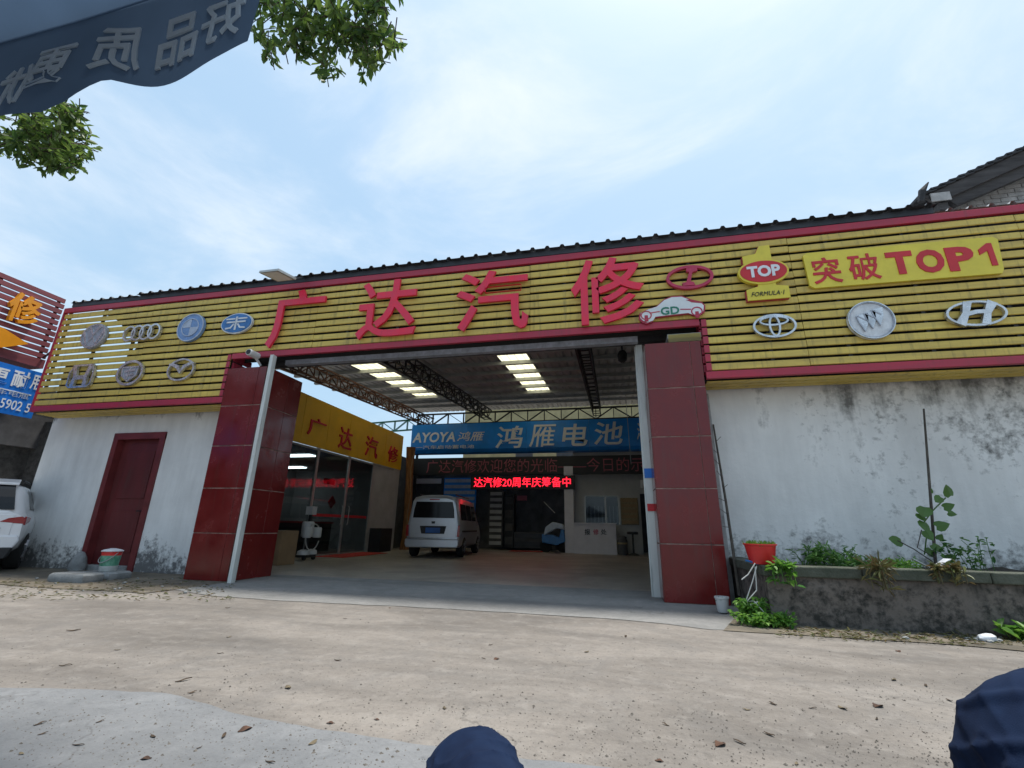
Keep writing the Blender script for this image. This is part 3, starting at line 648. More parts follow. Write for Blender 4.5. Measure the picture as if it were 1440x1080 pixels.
e.build('car_badge', 'blue-grey round badge with a quartered centre', 'badge', GB, {'badge_bluegrey': 'disc', 'badge_pale': 'relief'})
e = Flat((312, 355, 441, 469)); e.disc('badge_white', 0, 0, 1, 1, 0, .045); e.disc('badge_blue', 0, 0, .93, .9, .045, .055)
e.stroke('badge_white', [(0, .62), (0, -.68)], .11, .055, .065); e.stroke('badge_white', [(-.6, .1), (.6, .1)], .09, .055, .067)
for s_ in (1, -1):
    e.stroke('badge_white', [(s_*.1, .42), (s_*.66, .42)], .08, .055, .066); e.stroke('badge_white', [(s_*.12, -.08), (s_*.3, -.45), (s_*.62, -.5)], .09, .055, .066)
e.build('car_badge', 'blue oval badge with a white winged figure', 'badge', GB, {'badge_white': 'rim', 'badge_blue': 'field'})
e = Flat((97, 132, 513, 544))
e.stroke('silver', [(-.72, .92), (-.95, .3), (-.9, -.8), (-.7, -.98), (.7, -.98), (.9, -.8), (.95, .3), (.72, .92), (-.72, .92)], .11, 0, .05)
for s_ in (1, -1): e.stroke('silver', [(s_*.62, .82), (s_*.42, -.1), (s_*.5, -.9)], [.3, .26, .3], .01, .055)
e.stroke('silver', [(-.4, -.16), (.4, -.16)], .26, .01, .052)
e.build('car_badge', 'silver square badge with a wide letter H', 'badge', GB, {'silver': 'relief'})
e = Flat((165, 201, 507, 542)); e.ring('silver', 0, 0, 1, 1, .15, 0, .05); e.poly('badge_grey', [(-.62, .45), (.62, .45), (.55, -.2), (0, -.66), (-.55, -.2)], 0, .035)
e.stroke('silver', [(-.62, .45), (.62, .45), (.55, -.2), (0, -.66), (-.55, -.2), (-.62, .45)], .1, .035, .05); e.stroke('silver', [(-.4, .12), (.4, .2)], .14, .035, .05); e.stroke('silver', [(-.3, -.2), (.35, -.12)], .12, .035, .05); e.stroke('silver', [(0, .4), (-.1, -.5)], .1, .035, .052)
e.build('car_badge', 'silver ring badge around a small shield, lower row', 'badge', GB, {'silver': 'ring', 'badge_grey': 'shield'})
e = Flat((236, 273, 504, 536)); e.ring('silver', 0, 0, 1, .97, .11, 0, .05)
e.stroke('silver', [(-.93, .5), (-.55, .42), (-.2, .2), (0, -.22), (.2, .2), (.55, .42), (.93, .5)], [.1, .2, .24, .2, .24, .2, .1], .01, .055)
e.build('car_badge', 'silver oval badge with spread wings', 'badge', GB, {'silver': 'relief'})
e = Flat((936, 1003, 374, 407)); e.ring('red_oval', 0, 0, 1, 1, .13, 0, .06); e.poly('red_oval', [(-.3, -.72), (.2, -.72), (.14, -.45), (.02, -.4), (.14, .4), (.36, .48), (.34, .76), (-.1, .76), (-.12, .5), (.0, .42), (-.16, -.42), (-.34, -.48)], 0, .06)
e.build('oval_emblem', 'crimson oval ring emblem with a slanted letter I', 'emblem', None, {'red_oval': 'ring'})
# car-shaped plate with two spanners
e = Flat((897, 991, 417, 453)); car = [(-1, -.55), (-.97, -.15), (-.72, .12), (-.45, .28), (-.2, .78), (.05, .98), (.35, .95), (.6, .62), (.9, .38), (1, .05), (.96, -.4), (.8, -.62), (.62, -.6), (.5, -.45), (-.52, -.55), (-.6, -.85), (-.78, -.98), (-.92, -.8)]
e.poly('red_trim', [(u*1.015, v*1.04) for u, v in car], 0, .04); e.poly('white_panel', [(u*.965, v*.93) for u, v in car], .04, .05)
e.poly('red_trim', [(.56, .60), (.88, .34), (.9, .25), (.62, .38), (.46, .60)], .05, .056)
for cx_ in (-.78, .74): e.ring('print_pink', cx_, -.36, .17, .36, .035, .05, .056) if cx_ < 0 else e.ring('red_oval', cx_, -.36, .17, .36, .035, .05, .056); e.poly('red_trim', [(cx_-.05, -.36), (cx_+.05, -.36), (cx_+.06, -.85), (cx_-.06, -.85)], .05, .0545)
e.stroke('print_pink', [(-.64, -.2), (-.36, -.14)], .03, .05, .056); e.stroke('red_oval', [(.26, -.1), (.58, -.16)], .03, .05, .056)
e.text('print_green', 'GD', -.05, -.14, .56, .6, .055, .02)
e.build('car_emblem', 'white car-shaped plate with green letters GD', 'emblem', None, {'red_trim': 'rim', 'white_panel': 'plate', 'print_green': 'lettering', 'print_pink': 'spanner_outline', 'red_oval': 'spanner_outline'})
# figure one with a red oval
e = Flat((1036, 1108, 347, 423)); one = [(-.72, .3), (-.72, .66), (-.2, .72), (.0, 1.0), (.42, 1.0), (.42, -.5), (.88, -.56), (.88, -.98), (-.76, -.98), (-.76, -.6), (-.28, -.5), (-.28, .36)]
e.poly('red_trim', [(u-.03, v-.012) for u, v in one], 0, .05); e.poly('board_yellow', one, .05, .075); e.disc('board_yellow', 0, .02, 1, .46, .02, .085); e.disc('print_red', 0, .02, .92, .39, .085, .095)
e.text('print_white', 'TOP', 0, .02, 1.3, .42, .1, .04); e.text('print_black', 'FORMULA·1', .04, -.78, 1.3, .15, .08, .0, .3)
e.build('number_one_emblem', 'yellow figure one with a red oval reading TOP', 'emblem', None, {'red_trim': 'edge', 'board_yellow': 'figure', 'print_red': 'oval', 'print_white': 'lettering', 'print_black': 'small_lettering'})
# long yellow board: rises to the right a little less than the slats
bl = [at_y(x, y, -.07) for x, y in ((1129, 360), (1134, 356), (1395, 333), (1403, 336), (1412, 378), (1410, 384), (1146, 405), (1139, 402))]
bl = [Vector((p.x, -.07, p.z)) for p in bl]
board = thing('lettered_board', 'long bright yellow board with red lettering ending in TOP1', 'sign board', (bl[0].x, -.07, bl[-1].z))
MB().prism(bl, (0, .04, 0)).build('panel', 'board_yellow', board)
rr = (at_y(1395, 345, -.07)-at_y(1150, 368, -.07)); rr.y = 0; rr.normalize(); uu = Vector((-rr.z, 0, rr.x))
for tx, (x0, x1, y0, y1) in (('突', (1142, 1183, 361, 399)), ('破', (1193, 1237, 356, 394)), ('T', (1247, 1285, 353, 386)), ('O', (1288, 1328, 350, 384)), ('P', (1331, 1371, 346, 381)), ('1', (1377, 1400, 342, 374))):
    c, w, h = pxbox(x0, x1, y0, y1, -.075)
    if tx == '1':
        MB().prism([c+rr*(u_*w/2)+uu*(v_*h/2)+Vector((0, .006, 0)) for u_, v_ in ((.15, -1), (.9, -1), (.9, 1), (.25, 1), (-.95, .5), (-.95, .02), (.15, .34))], (0, -.012, 0)).build('character', 'print_red', board); continue
    text(tx, 'character', 'print_red', board, c, w, h*.97, r=rr, u=uu, depth=.012, bold=.012 if tx in '突破' else .045)
e = Flat((1058, 1120, 442, 475)); e.ring('silver', 0, 0, 1, 1, .1, 0, .05); e.ring('silver', 0, .42, .68, .42, .09, .003, .053); e.ring('silver', 0, -.02, .27, .9, .09, .006, .056)
e.build('car_badge', 'silver badge of three overlapping ovals', 'badge', GB, {'silver': 'relief'})
e = Flat((1191, 1258, 424, 477)); e.disc('badge_white', 0, 0, 1, 1, 0, .04); e.ring('silver', 0, 0, 1, 1, .05, .04, .06); e.ring('badge_grey', 0, 0, .94, .94, .035, .04, .055)
for dx, dy in ((-.34, -.12), (0, 0), (.34, .14)):
    e.poly('silver', [(dx-.28, dy+.36), (dx+.24, dy+.5), (dx+.2, dy+.02), (dx-.02, dy-.48), (dx-.2, dy-.02)], .04, .055); e.stroke('badge_grey', [(dx-.28, dy+.36), (dx-.2, dy-.02), (dx-.02, dy-.48)], .05, .055, .061); e.stroke('badge_grey', [(dx-.22, dy+.36), (dx+.12, dy+.1)], .05, .055, .061)
e.build('car_badge', 'large white disc badge with three slanted shields', 'badge', GB, {'badge_white': 'disc', 'silver': 'shield', 'badge_grey': 'outline'})
e = Flat((1328, 1416, 423, 459)); e.ring('silver', 0, 0, 1, 1, .085, 0, .05)
e.stroke('silver', [(-.62, -.82), (-.36, .0), (-.2, .9)], [.34, .22, .28], .004, .055); e.stroke('silver', [(.2, -.9), (.36, 0), (.62, .82)], [.28, .22, .34], .004, .055); e.stroke('silver', [(-.36, -.06), (0, .1), (.36, .08)], .16, .006, .056)
e.build('car_badge', 'silver oval badge with a slanted H, farthest right', 'badge', GB, {'silver': 'relief'})
# floodlight on the roof edge, lamp under the sign, security camera
c = at_y(396, 391, -.45); fz = at_y(396, 388, -.5).z-5.965
fl = thing('floodlight', 'grey floodlight panel on the roof edge above the red characters', 'floodlight', (c.x, 0, 5.85))
dzf = Vector((0, 0, fz))
MB().prism([Vector(p)+dzf for p in ((c.x-.26, -.75, 5.92), (c.x+.16, -.75, 5.92), (c.x+.16, -.25, 6.01), (c.x-.26, -.25, 6.01))], (0, .01, .05)).build('lamp_body', 'alu', fl)
MB().prism([Vector(p)+dzf for p in ((c.x-.22, -.72, 5.919), (c.x+.12, -.72, 5.919), (c.x+.12, -.29, 5.996), (c.x-.22, -.29, 5.996))], (0, .001, .004)).build('lens', 'white_panel', fl)
MB().bar(Vector((c.x+.1, -.3, 6.01))+dzf, (c.x+.22, .05, 5.86), .035).build('bracket', 'metal_dark', fl)
c0, w, h = pxbox(937, 984, 474, 483, .15)
so = thing('soffit_lamp', 'pale rectangular lamp under the sign above the right pillar', 'lamp', (c0.x, .15, c0.z))
box('housing', 'alu', so, c0.x-w/2, c0.x+w/2, .0, .42, c0.z-.02, c0.z+.06, bevel=.008); MB().prism([(c0.x-w/2+.01, -.004, c0.z-.08), (c0.x+w/2-.01, -.004, c0.z-.08), (c0.x+w/2-.01, -.004, c0.z+.05), (c0.x-w/2+.01, -.004, c0.z+.05)], (0, .003, 0)).build('lens', 'skylight', so)
c = at_y(358, 499, -.2)
cc = thing('security_camera', 'small white bullet security camera above the left pillar', 'camera', (c.x, -.1, c.z))
MB().lathe((c.x, -.36, c.z), [(.06, 0), (.068, .02), (.068, .24), (.05, .26)], 16, 'y').build('body', 'white_plastic', cc); MB().lathe((c.x, -.362, c.z), [(.05, -.001), (.052, .01)], 16, 'y').build('lens', 'black', cc)
MB().bar((c.x, -.16, c.z-.05), (c.x+.02, -.02, c.z-.16), .03).build('bracket', 'white_plastic', cc)
c = at_y(875, 498, 4.0)
ho = thing('chain_hoist', 'dark chain hoist hanging from the ceiling near the right post', 'hoist', (c.x, 4, c.z))
MB().lathe((c.x, 4, c.z-.12), [(.05, -.1), (.11, -.05), (.13, .1), (.08, .2), (.02, .22)], 12).tube([(c.x, 4, c.z), (c.x, 4, ZS(4)-.1)], .02).build('hoist_body', 'truss_steel', ho)
MB().tube([(c.x, 4, c.z-.2), (c.x+.02, 4, c.z-1.3), (c.x+.05, 4, c.z-2.8)], .007, 5).build('chain', 'alu', ho)

# ================================================================== INSIDE THE HALL
def aX(px, py): return at_x(px, py, OX)
# yellow fascia along the office
FY0, FY1, FZ0, FZ1 = 3.35, 10.75, 3.19, 4.63
fas = thing('yellow_fascia', 'yellow fascia board with red characters over the glass office front', 'sign board', (OX, FY0, FZ0))
seam = [FY0] + [aX(x, 600).y for x in (425, 462, 493, 524, 545)] + [FY1]
for a, b in zip(seam[:-1], seam[1:]): box('panel', 'fascia_yellow', fas, OX-.08, OX+random.uniform(0, .004), a+.006, b-.006, FZ0, FZ1)
for ch, (x0, x1, y0, y1) in (('广', (432, 458, 586, 615)), ('达', (476, 495, 599, 633)), ('汽', (513, 531, 612, 644)), ('修', (545, 559, 626, 651))):
    a = aX(x0, (y0+y1)/2); b = aX(x1, (y0+y1)/2); t_ = aX((x0+x1)/2, y0); u_ = aX((x0+x1)/2, y1)
    w = min(abs(b.y-a.y), 1.05); h = min(abs(t_.z-u_.z), .95)
    text(ch, 'character', 'print_red', fas, (OX+.02, (a.y+b.y)/2, (t_.z+u_.z)/2-.02), w, h*.92, r=(0, 1, 0), u=(0, 0, 1), depth=.03, bold=.008)
# glass front
gf = thing('glass_shopfront', 'dark glass office front with aluminium posts below the yellow fascia', 'shopfront', (OX, FY0, 0))
gy = [3.42, 5.15, 6.9, 8.55]
for y in gy: box('post', 'alu', gf, OX-.07, OX-.01, y-.05, y+.05, .03, FZ0)
for a, b in zip(gy[:-1], gy[1:]): box('pane', 'shop_glass', gf, OX-.045, OX-.035, a+.05, b-.05, .08, FZ0-.02)
for a, b in zip(gy[:-1], gy[1:]): box('sill', 'alu', gf, OX-.07, OX-.012, a+.05, b-.05, .03, .08)
for y in (6.7, 7.1): MB().tube([(OX+.02, y, .95), (OX+.05, y, 1.0), (OX+.05, y, 1.5), (OX+.02, y, 1.55)], .014).build('door_handle', 'alu', gf)
MB().box(OX-.034, OX-.031, 5.3, 8.4, 1.18, 1.26).build('red_stripe', 'print_red', gf)
box('side_panel', 'office_wall', gf, OX-.1, OX-.02, 8.62, 10.72, .03, FZ0)
# things in the office and in front of it
c = at_x(432, 744, OX+.5)
tr = thing('service_machine', 'white wheeled service machine with a looped hose before the office glass', 'machine', (OX+.55, c.y, .03))
X, Yc = OX+.55, c.y
MB().box(X-.2, X+.2, Yc-.18, Yc+.18, .1, .17).box(X-.035, X+.035, Yc-.035, Yc+.035, .17, 1.35).build('base', 'metal_dark', tr)
MB().lathe((X, Yc-.05, 0), [(.14, .62), (.16, .66), (.16, .98), (.13, 1.02)], 16).build('tank', 'white_plastic', tr)
for dy in (-.22, .22): MB().lathe((X+.12, Yc+dy, 0), [(.10, .60), (.115, .63), (.115, .84), (.1, .87)], 14).build('canister', 'white_plastic', tr)
MB().box(X-.1, X+.1, Yc-.1, Yc+.1, 1.2, 1.42).build('head', 'white_plastic', tr)
MB().tube([(X+.16, Yc+.3*math.cos(a), .62+.34*math.sin(a)) for a in [k*2*math.pi/20 for k in range(20)]], .015, 6).build('hose', 'rope_white', tr)
for dy in (-.2, .2):
    MB().lathe((X+.12, Yc+dy, .1), [(.03, -.03), (.07, -.025), (.07, .025), (.03, .03)], 12, 'x').build('wheel', 'tyre', tr)
MB().lathe((X+.05, Yc-.16, .17), [(.16, 0), (.15, .09), (.06, .13)], 16).lathe((X+.05, Yc+.2, .17), [(.14, 0), (.13, .09), (.06, .13)], 16).build('foot_cover', 'white_plastic', tr)
c = at_z(381, 788, .03)
bx_ = thing('cardboard_box', 'brown cardboard box beside the left pillar', 'box', (-7.8, 3.0, .03))
b0 = at_y(372, 780, 2.6); b1 = at_y(392, 780, 2.6); zt = at_y(380, 746, 2.6).z
box('carton', 'cardboard', bx_, b0.x, b1.x, 2.6, 3.2, .03, zt, bevel=.01); box('tape', 'notice', bx_, (b0.x+b1.x)/2-.03, (b0.x+b1.x)/2+.03, 2.596, 2.6, .03, zt-.01)
tag(box('door_mat', 'red_mat', None, OX+.03, OX+1.0, 5.6, 8.3, .031, .05), 'red mat on the floor outside the office glass', 'mat')
for (px0, px1, py0, py1, dep, lab) in ((456, 470, 672, 682, -10.0, 'plain red notice hanging inside the office'),):
    a = at_x(px0, py0, dep); b = at_x(px1, py1, dep)
    bn = thing('red_banner', lab, 'banner', (dep, a.y, b.z))
    box('cloth', 'print_red', bn, dep-.01, dep+.01, min(a.y, b.y), max(a.y, b.y), b.z, a.z)
c = at_x(466, 706, -9.6)
kn = MB().prism([(-9.6, c.y, c.z+.22), (-9.6, c.y+.22, c.z), (-9.6, c.y, c.z-.22), (-9.6, c.y-.22, c.z)], (.03, 0, 0)).build('knot_ornament', 'print_red'); tag(kn, 'red diamond knot ornament hanging in the office', 'ornament')
sh = thing('office_counter', 'dark office counter with a red top behind the glass', 'counter', (-10.6, 5, .03))
box('body', 'dark_grey', sh, -11.0, -10.3, 4.6, 8.6, .03, .98); box('top', 'print_red', sh, -11.05, -10.25, 4.55, 8.65, .98, 1.04)
# tree-trunk post and dark cabinet
tp = at_y(568, 770, 10.95)
tk = MB(); tk.tube([(tp.x+.06*math.sin(z*1.3), 10.95+.04*math.cos(z*2), z) for z in [0.03+i*.52 for i in range(9)]], [.2, .17, .16, .155, .16, .15, .155, .17, .2], 12)
trk = thing('timber_post', 'brown rough timber trunk standing as a post beside the fascia', 'post', (tp.x, 10.95, .03)); tk.build('trunk', 'wood_trunk', trk, smooth=True)
MB().tube([(tp.x+.17, 10.8, .3), (tp.x+.12, 10.75, 1.4), (tp.x+.2, 10.75, 2.2), (tp.x+.1, 10.77, 3.2), (tp.x+.15, 10.85, 4.0)], .018, 6).build('loose_cable', 'cardboard', trk)
cb = thing('dark_cabinet', 'low black cabinet against the grey wall by the timber post', 'cabinet', (OX+.3, 9.1, .03))
box('case', 'black', cb, OX+.0, OX+.45, 8.7, 9.6, .03, .85, bevel=.01)
for k in range(3): box('drawer', 'trim_black', cb, OX+.452, OX+.465, 8.74, 9.56, .1+k*.25, .32+k*.25)
# ---- blue fascia over the rear
BFy = 12.05; bx0 = at_y(578, 620, BFy).x; bz1 = at_y(700, 594, BFy).z; bz0 = at_y(700, 634, BFy).z
bf = thing('blue_fascia', 'long blue battery shop fascia with white characters at the rear of the hall', 'sign board', (bx0, BFy, bz0))
ws = [bx0, bx0+2.7, bx0+5.4, bx0+8.1, 1.7]
for a, b in zip(ws[:-1], ws[1:]):
    MB().prism([(a+.004, BFy, bz1), (a+.004, BFy, bz0+.35), (a+.004, BFy+.05, bz0+.12), (a+.004, BFy+.2, bz0-.02), (a+.004, BFy+.45, bz0-.06), (a+.004, BFy+.45, bz1)], (b-a-.008, 0, 0)).build('panel', 'fascia_blue', bf)
def btext(tx, x0, x1, y0, y1, bold=.01, shear=0, m='print_white'):
    c, w, h = pxbox(x0, x1, y0, y1, BFy-.02); text(tx, 'lettering', m, bf, c, w, h, depth=.03, bold=bold, shear=shear)
for tx, x0, x1, y0, y1 in (('鸿', 697, 735, 599, 630), ('雁', 744, 782, 597, 628), ('电', 790, 826, 596, 627), ('池', 835, 876, 593, 625), ('鸿', 895, 912, 594, 618)): btext(tx, x0, x1, y0, y1, .003 if tx == '雁' else .012, .12)
btext('AYOYA', 580, 640, 608, 622, .02, .15); btext('鸿雁', 643, 681, 607, 620, .004, .2); btext('一汽车启动蓄电池', 584, 666, 626, 631, 0)
# ---- dark led boards
def ledboard(name, label, x0, x1, y0, y1, Y, body, m, tx0, tx1, ty0, ty1, bold):
    a = at_y(x0, (y0+y1)/2, Y).x; b = at_y(x1, (y0+y1)/2, Y).x; xm = (x0+x1)/2; z1 = at_y(xm, y0, Y).z; z0 = at_y(xm, y1, Y).z
    r_ = thing(name, label, 'sign board', (a, Y, z0)); box('case', 'black', r_, a, b, Y, Y+.15, z0, z1)
    c, w, h = pxbox(tx0, tx1, ty0, ty1, Y-.008); text(body, 'lettering', m, r_, c, w, h, depth=.01, bold=bold)
ledboard('led_board', 'unlit black message board under the blue fascia', 576, 925, 642, 667, 12.15, '广达汽修欢迎您的光临——今日的示后', 'led_dim', 592, 918, 645, 664, -.004)
ledboard('led_board', 'lit red scrolling message board above the rear doorway', 662, 808, 669, 688, 12.05, '达汽修20周年庆筹备中', 'led_red', 665, 801, 671, 685, .004)
# ---- goods along the dark rear wall
def rbox(name, label, cat, m, x0, x1, y0, y1, Y, dep=.4, grp=None, parts=None):
    a = at_y(x0, y1, Y); b = at_y(x1, y1, Y); zt = at_y((x0+x1)/2, y0, Y).z; zb = max(.031, at_y((x0+x1)/2, y1, Y).z)
    r_ = thing(name, label, cat, (a.x, Y, zb), 0, grp); box('body', m, r_, a.x, b.x, Y, Y+dep, zb, zt, bevel=.01)
    if parts: parts(r_, a.x, b.x, zb, zt, Y)
    return r_
def lines(n, m, nm):
    def f_(r_, xa, xb, z0, z1, Y):
        for k in range(n): z = z0+(z1-z0)*(k+.5)/n; box(nm, m, r_, xa+.05, xb-.05, Y-.02, Y+.002, z-(z1-z0)*.28/n, z+(z1-z0)*.28/n)
    return f_
rbox('poster_rack', 'dark blue poster rack with pale rows beside the van roof', 'rack', 'fascia_blue', 622, 668, 672, 722, 13.4, .1, None, lines(6, 'badge_pale', 'poster_strip'))
rbox('wall_window', 'pale barred window on the rear wall left of the van', 'window', 'counter_white', 583, 620, 673, 680, 13.6, .06)
rbox('tyre_shelf', 'tall dark shelf stacked with pale cartons behind the van', 'shelf', 'dark_grey', 686, 706, 690, 768, 13.0, .5, None, lines(9, 'office_wall', 'carton'))
rbox('parts_cabinet', 'dark tall cabinet left of the rear doorway', 'cabinet', 'black', 708, 722, 695, 770, 13.2, .4, None, lines(4, 'dark_grey', 'drawer'))
rbox('work_bench', 'dark low bench across the rear doorway', 'bench', 'dark_grey', 722, 766, 748, 771, 13.3, .5, None, lines(2, 'metal_dark', 'drawer'))
a = at_z(722, 774, .035); b = at_z(766, 774, .035); tag(box('floor_runner', 'red_mat', None, at_y(718, 772, 12.3).x, at_y(764, 772, 12.3).x, 12.0, 12.7, .031, .045), 'dark red floor runner at the rear doorway', 'mat')
rbox('door_notice', 'small faded red notice above the rear doorway', 'notice', 'led_dim', 727, 741, 697, 704, 13.9, .02)
# motor scooter under a cover beside the white column
mx_ = at_y(780, 770, 12.2)
ms = thing('scooter', 'parked motor scooter half covered with a pale sheet by the white column', 'scooter', (mx_.x, 12.2, .03))
for dx in (-.36, .34): MB().lathe((mx_.x+dx, 12.2, .27), [(.08, -.05), (.24, -.05), (.25, 0), (.24, .05), (.08, .05)], 20, 'y').build('wheel', 'tyre', ms)
MB().prism([(mx_.x-.5, 12.05, .4), (mx_.x+.1, 12.05, .3), (mx_.x+.45, 12.05, .45), (mx_.x+.4, 12.05, .95), (mx_.x+.3, 12.05, 1.0), (mx_.x+.2, 12.05, .6), (mx_.x-.05, 12.05, .7), (mx_.x-.5, 12.05, .72)], (0, .3, 0)).build('body', 'badge_blue', ms, bevel=.03)
MB().prism([(mx_.x-.42, 12.0, .66), (mx_.x-.35, 12.0, 1.0), (mx_.x-.05, 12.0, 1.2), (mx_.x+.35, 12.0, 1.12), (mx_.x+.45, 12.0, .9), (mx_.x+.1, 12.0, .95)], (0, .4, 0)).build('cover_sheet', 'badge_pale', ms, bevel=.04)
MB().tube([(mx_.x-.42, 12.1, 2.0), (mx_.x+.05, 12.0, 1.55)], .012, 6).build('handle_rod', 'rope_white', ms)
# ---- repair desk
da_ = at_y(807, 760, 11.7); db_ = at_y(867, 760, 11.7); dz_ = at_y(840, 737, 11.7).z
dk = thing('repair_desk', 'white reception counter with dark characters before the office window', 'counter', (da_.x, 11.7, .03))
box('front_panel', 'counter_white', dk, da_.x, db_.x, 11.7, 11.74, .03, dz_, bevel=.006); box('top', 'counter_white', dk, da_.x-.03, db_.x+.03, 11.66, 12.2, dz_+.002, dz_+.045); box('side', 'counter_white', dk, db_.x-.04, db_.x, 11.742, 12.2, .03, dz_)
for ch, m, x0, x1 in (('报', 'print_black', 822, 830), ('修', 'print_pink', 834, 842), ('处', 'print_black', 845, 853)):
    c, w, h = pxbox(x0, x1, 744, 752, 11.69); text(ch, 'character', m, dk, c, w, h, depth=.01, bold=.012)
nb = rbox('notice_board', 'brown framed notice board beside the office window', 'notice board', 'notice', 874, 899, 700, 738, 12.42, .05, None, lines(5, 'cardboard', 'paper_line'))
rbox('wall_socket_box', 'small white box on the office wall near the right post', 'box', 'white_plastic', 901, 907, 675, 686, 12.3, .1)
st = at_y(891, 775, 11.6)
sl = thing('stool', 'dark round stool in front of the notice board', 'stool', (st.x, 11.6, .03))
MB().lathe((st.x, 11.6, 0), [(.2, .78), (.21, .8), (.21, .86), (.18, .88)], 18).build('seat', 'black', sl); MB().tube([(st.x, 11.6, .1), (st.x, 11.6, .79)], .035).build('stem', 'metal_dark', sl); MB().lathe((st.x, 11.6, 0), [(.22, .03), (.2, .07), (.05, .12)], 18).build('foot', 'metal_dark', sl)
g_ = at_y(876, 776, 11.7); MBb = MB().lathe((g_.x, 11.7, 0), [(.15, .03), (.18, .06), (.19, .55), (.16, .6), (.17, .68), (.1, .72)], 16)
gb = thing('waste_bin', 'dark green waste bin between counter and stool', 'bin', (g_.x, 11.7, .03)); MBb.build('body', 'dark_grey', gb, smooth=True); MB().lathe((g_.x, 11.7, 0), [(.195, .42), (.197, .43), (.197, .47), (.195, .48)], 16).build('band', 'notice', gb)
# cream wall of a building behind the hall, seen between truss members
rb = thing('rear_building', 'cream building behind the garage glimpsed through the rear truss', 'building', (-4, 21, 0))
box('wall', 'cream_rear', rb, -9.5, 9, 21, 24, 0, 9.1)
for k in range(5): box('window', 'dark_grey', rb, -6+k*2.6, -4.9+k*2.6, 20.98, 21.02, 4.9, 6.6)

# ================================================================== VEHICLES (built in their own space, nose along +y)
def loft(secs, n_sub=4):
    """secs: list of (y, [(halfwidth,z)...]) ; returns rows of full-width points, left to right over the roof"""
    rows_ = []
    for y, pr in secs: rows_.append([Vector((-x, y, z)) for x, z in pr] + [Vector((x, y, z)) for x, z in reversed(pr)])
    return rows_
def car_shell(secs):
    R_ = loft(secs); m_ = MB(); m_.grid(R_); n = len(R_[0]); return m_, R_
def wheel(root, x, y, r, w, sgn):
    wh = MB().lathe((x, y, r), [(r*.62, -w/2), (r*.93, -w/2), (r, -w*.35), (r, w*.35), (r*.93, w/2), (r*.62, w/2)], 28, 'x').build('wheel', 'tyre', root, local=True, smooth=True)
    rm = MB().lathe((x+sgn*w*.36, y, r), [(r*.61, -.03), (r*.63, .02), (r*.5, .012), (r*.16, .0), (r*.12, .025)], 24, 'x')
    rm.build('rim', 'rim', wh, local=True)
    sp_ = MB()
    for k in range(5):
        a = 2*math.pi*k/5; sp_.bar((x+sgn*w*.42, y+.1*r*math.cos(a), r+.1*r*math.sin(a)), (x+sgn*w*.42, y+.6*r*math.cos(a), r+.6*r*math.sin(a)), .03, .07*1.4, up=(1, 0, 0))
    sp_.build('spokes', 'rim', wh, local=True)
def interp_profile(pr, z):
    for (x0, z0), (x1, z1) in zip(pr[:-1], pr[1:]):
        if min(z0, z1) <= z <= max(z0, z1) and z0 != z1: return x0+(x1-x0)*(z-z0)/(z1-z0)
    return pr[0][0] if z < pr[0][1] else pr[-1][0]
# --- silver van
vr = at_z(620, 784, .03)
van = thing('parked_van', 'silver minivan with blue number plate parked inside with its rear to the street', 'van', (-5.55, 6.75, .03), rad(7))
Wd = .86
P0 = [(.78, .30), (.84, .36), (.86, .60), (.86, .92), (.84, 1.02), (.80, 1.30), (.735, 1.68), (.66, 1.80), (.45, 1.86), (.15, 1.88)]
def scaled(sx, z_shift=0, top=1.0): return [(x*sx, .3+(z-.3)*top+z_shift) for x, z in P0]
secs = [(.00, scaled(.90, 0, .94)), (.04, scaled(.965, 0, .985)), (.14, scaled(1.0)), (1.0, scaled(1.0)), (2.2, scaled(1.0)), (3.0, scaled(1.0, 0, .985))]
m_, R_ = car_shell(secs)
n = len(R_[0]); m_.f.append(tuple(range(n)))
front = [(3.55, [(.78, .30), (.84, .36), (.86, .60), (.86, .92), (.83, 1.0), (.78, 1.12), (.74, 1.22), (.66, 1.28), (.45, 1.31), (.15, 1.32)]), (4.15, [(.74, .30), (.8, .36), (.82, .58), (.8, .75), (.76, .84), (.7, .9), (.64, .95), (.56, .98), (.4, 1.0), (.15, 1.01)]), (4.35, [(.6, .32), (.66, .38), (.68, .5), (.66, .62), (.6, .7), (.55, .74), (.5, .76), (.42, .78), (.3, .79), (.1, .79)])]
R2 = loft([secs[-1]]+front); m_.grid(R2); o = len(m_.v); m_.f.append(tuple(range(o-n, o)))
m_.build('body', 'van_silver', van, local=True, smooth=True)
def quad_rear(name, m, pts, y, th=.012, par=None, bev=.0): return MB().prism([(x, y, z) for x, z in pts], (0, -th, 0)).build(name, m, par or van, local=True, bevel=bev)
quad_rear('tailgate', 'van_silver', [(-.72, .58), (.72, .58), (.75, .98), (.70, 1.32), (.63, 1.70), (.4, 1.77), (-.4, 1.77), (-.63, 1.70), (-.70, 1.32), (-.75, .98)], -.001, .018, bev=.012)
quad_rear('rear_window', 'car_glass', [(-.66, 1.17), (.66, 1.17), (.64, 1.42), (.58, 1.66), (-.58, 1.66), (-.64, 1.42)], -.02, .012, bev=.008)
quad_rear('plate_recess', 'trim_black', [(-.36, .70), (.36, .70), (.42, .93), (-.42, .93)], -.02, .006)
pl_ = quad_rear('number_plate', 'plate_blue', [(-.23, .73), (.23, .73), (.23, .88), (-.23, .88)], -.027, .008)
quad_rear('brake_light', 'tail_red', [(-.16, 1.71), (.16, 1.71), (.16, 1.745), (-.16, 1.745)], -.02, .014)
quad_rear('emblem', 'metal_dark', [(-.05, 1.0), (.05, 1.0), (.06, 1.07), (-.06, 1.07)], -.02, .01)
quad_rear('handle_bar', 'van_silver', [(-.38, .935), (.38, .935), (.36, .985), (-.36, .985)], -.02, .022, bev=.006)
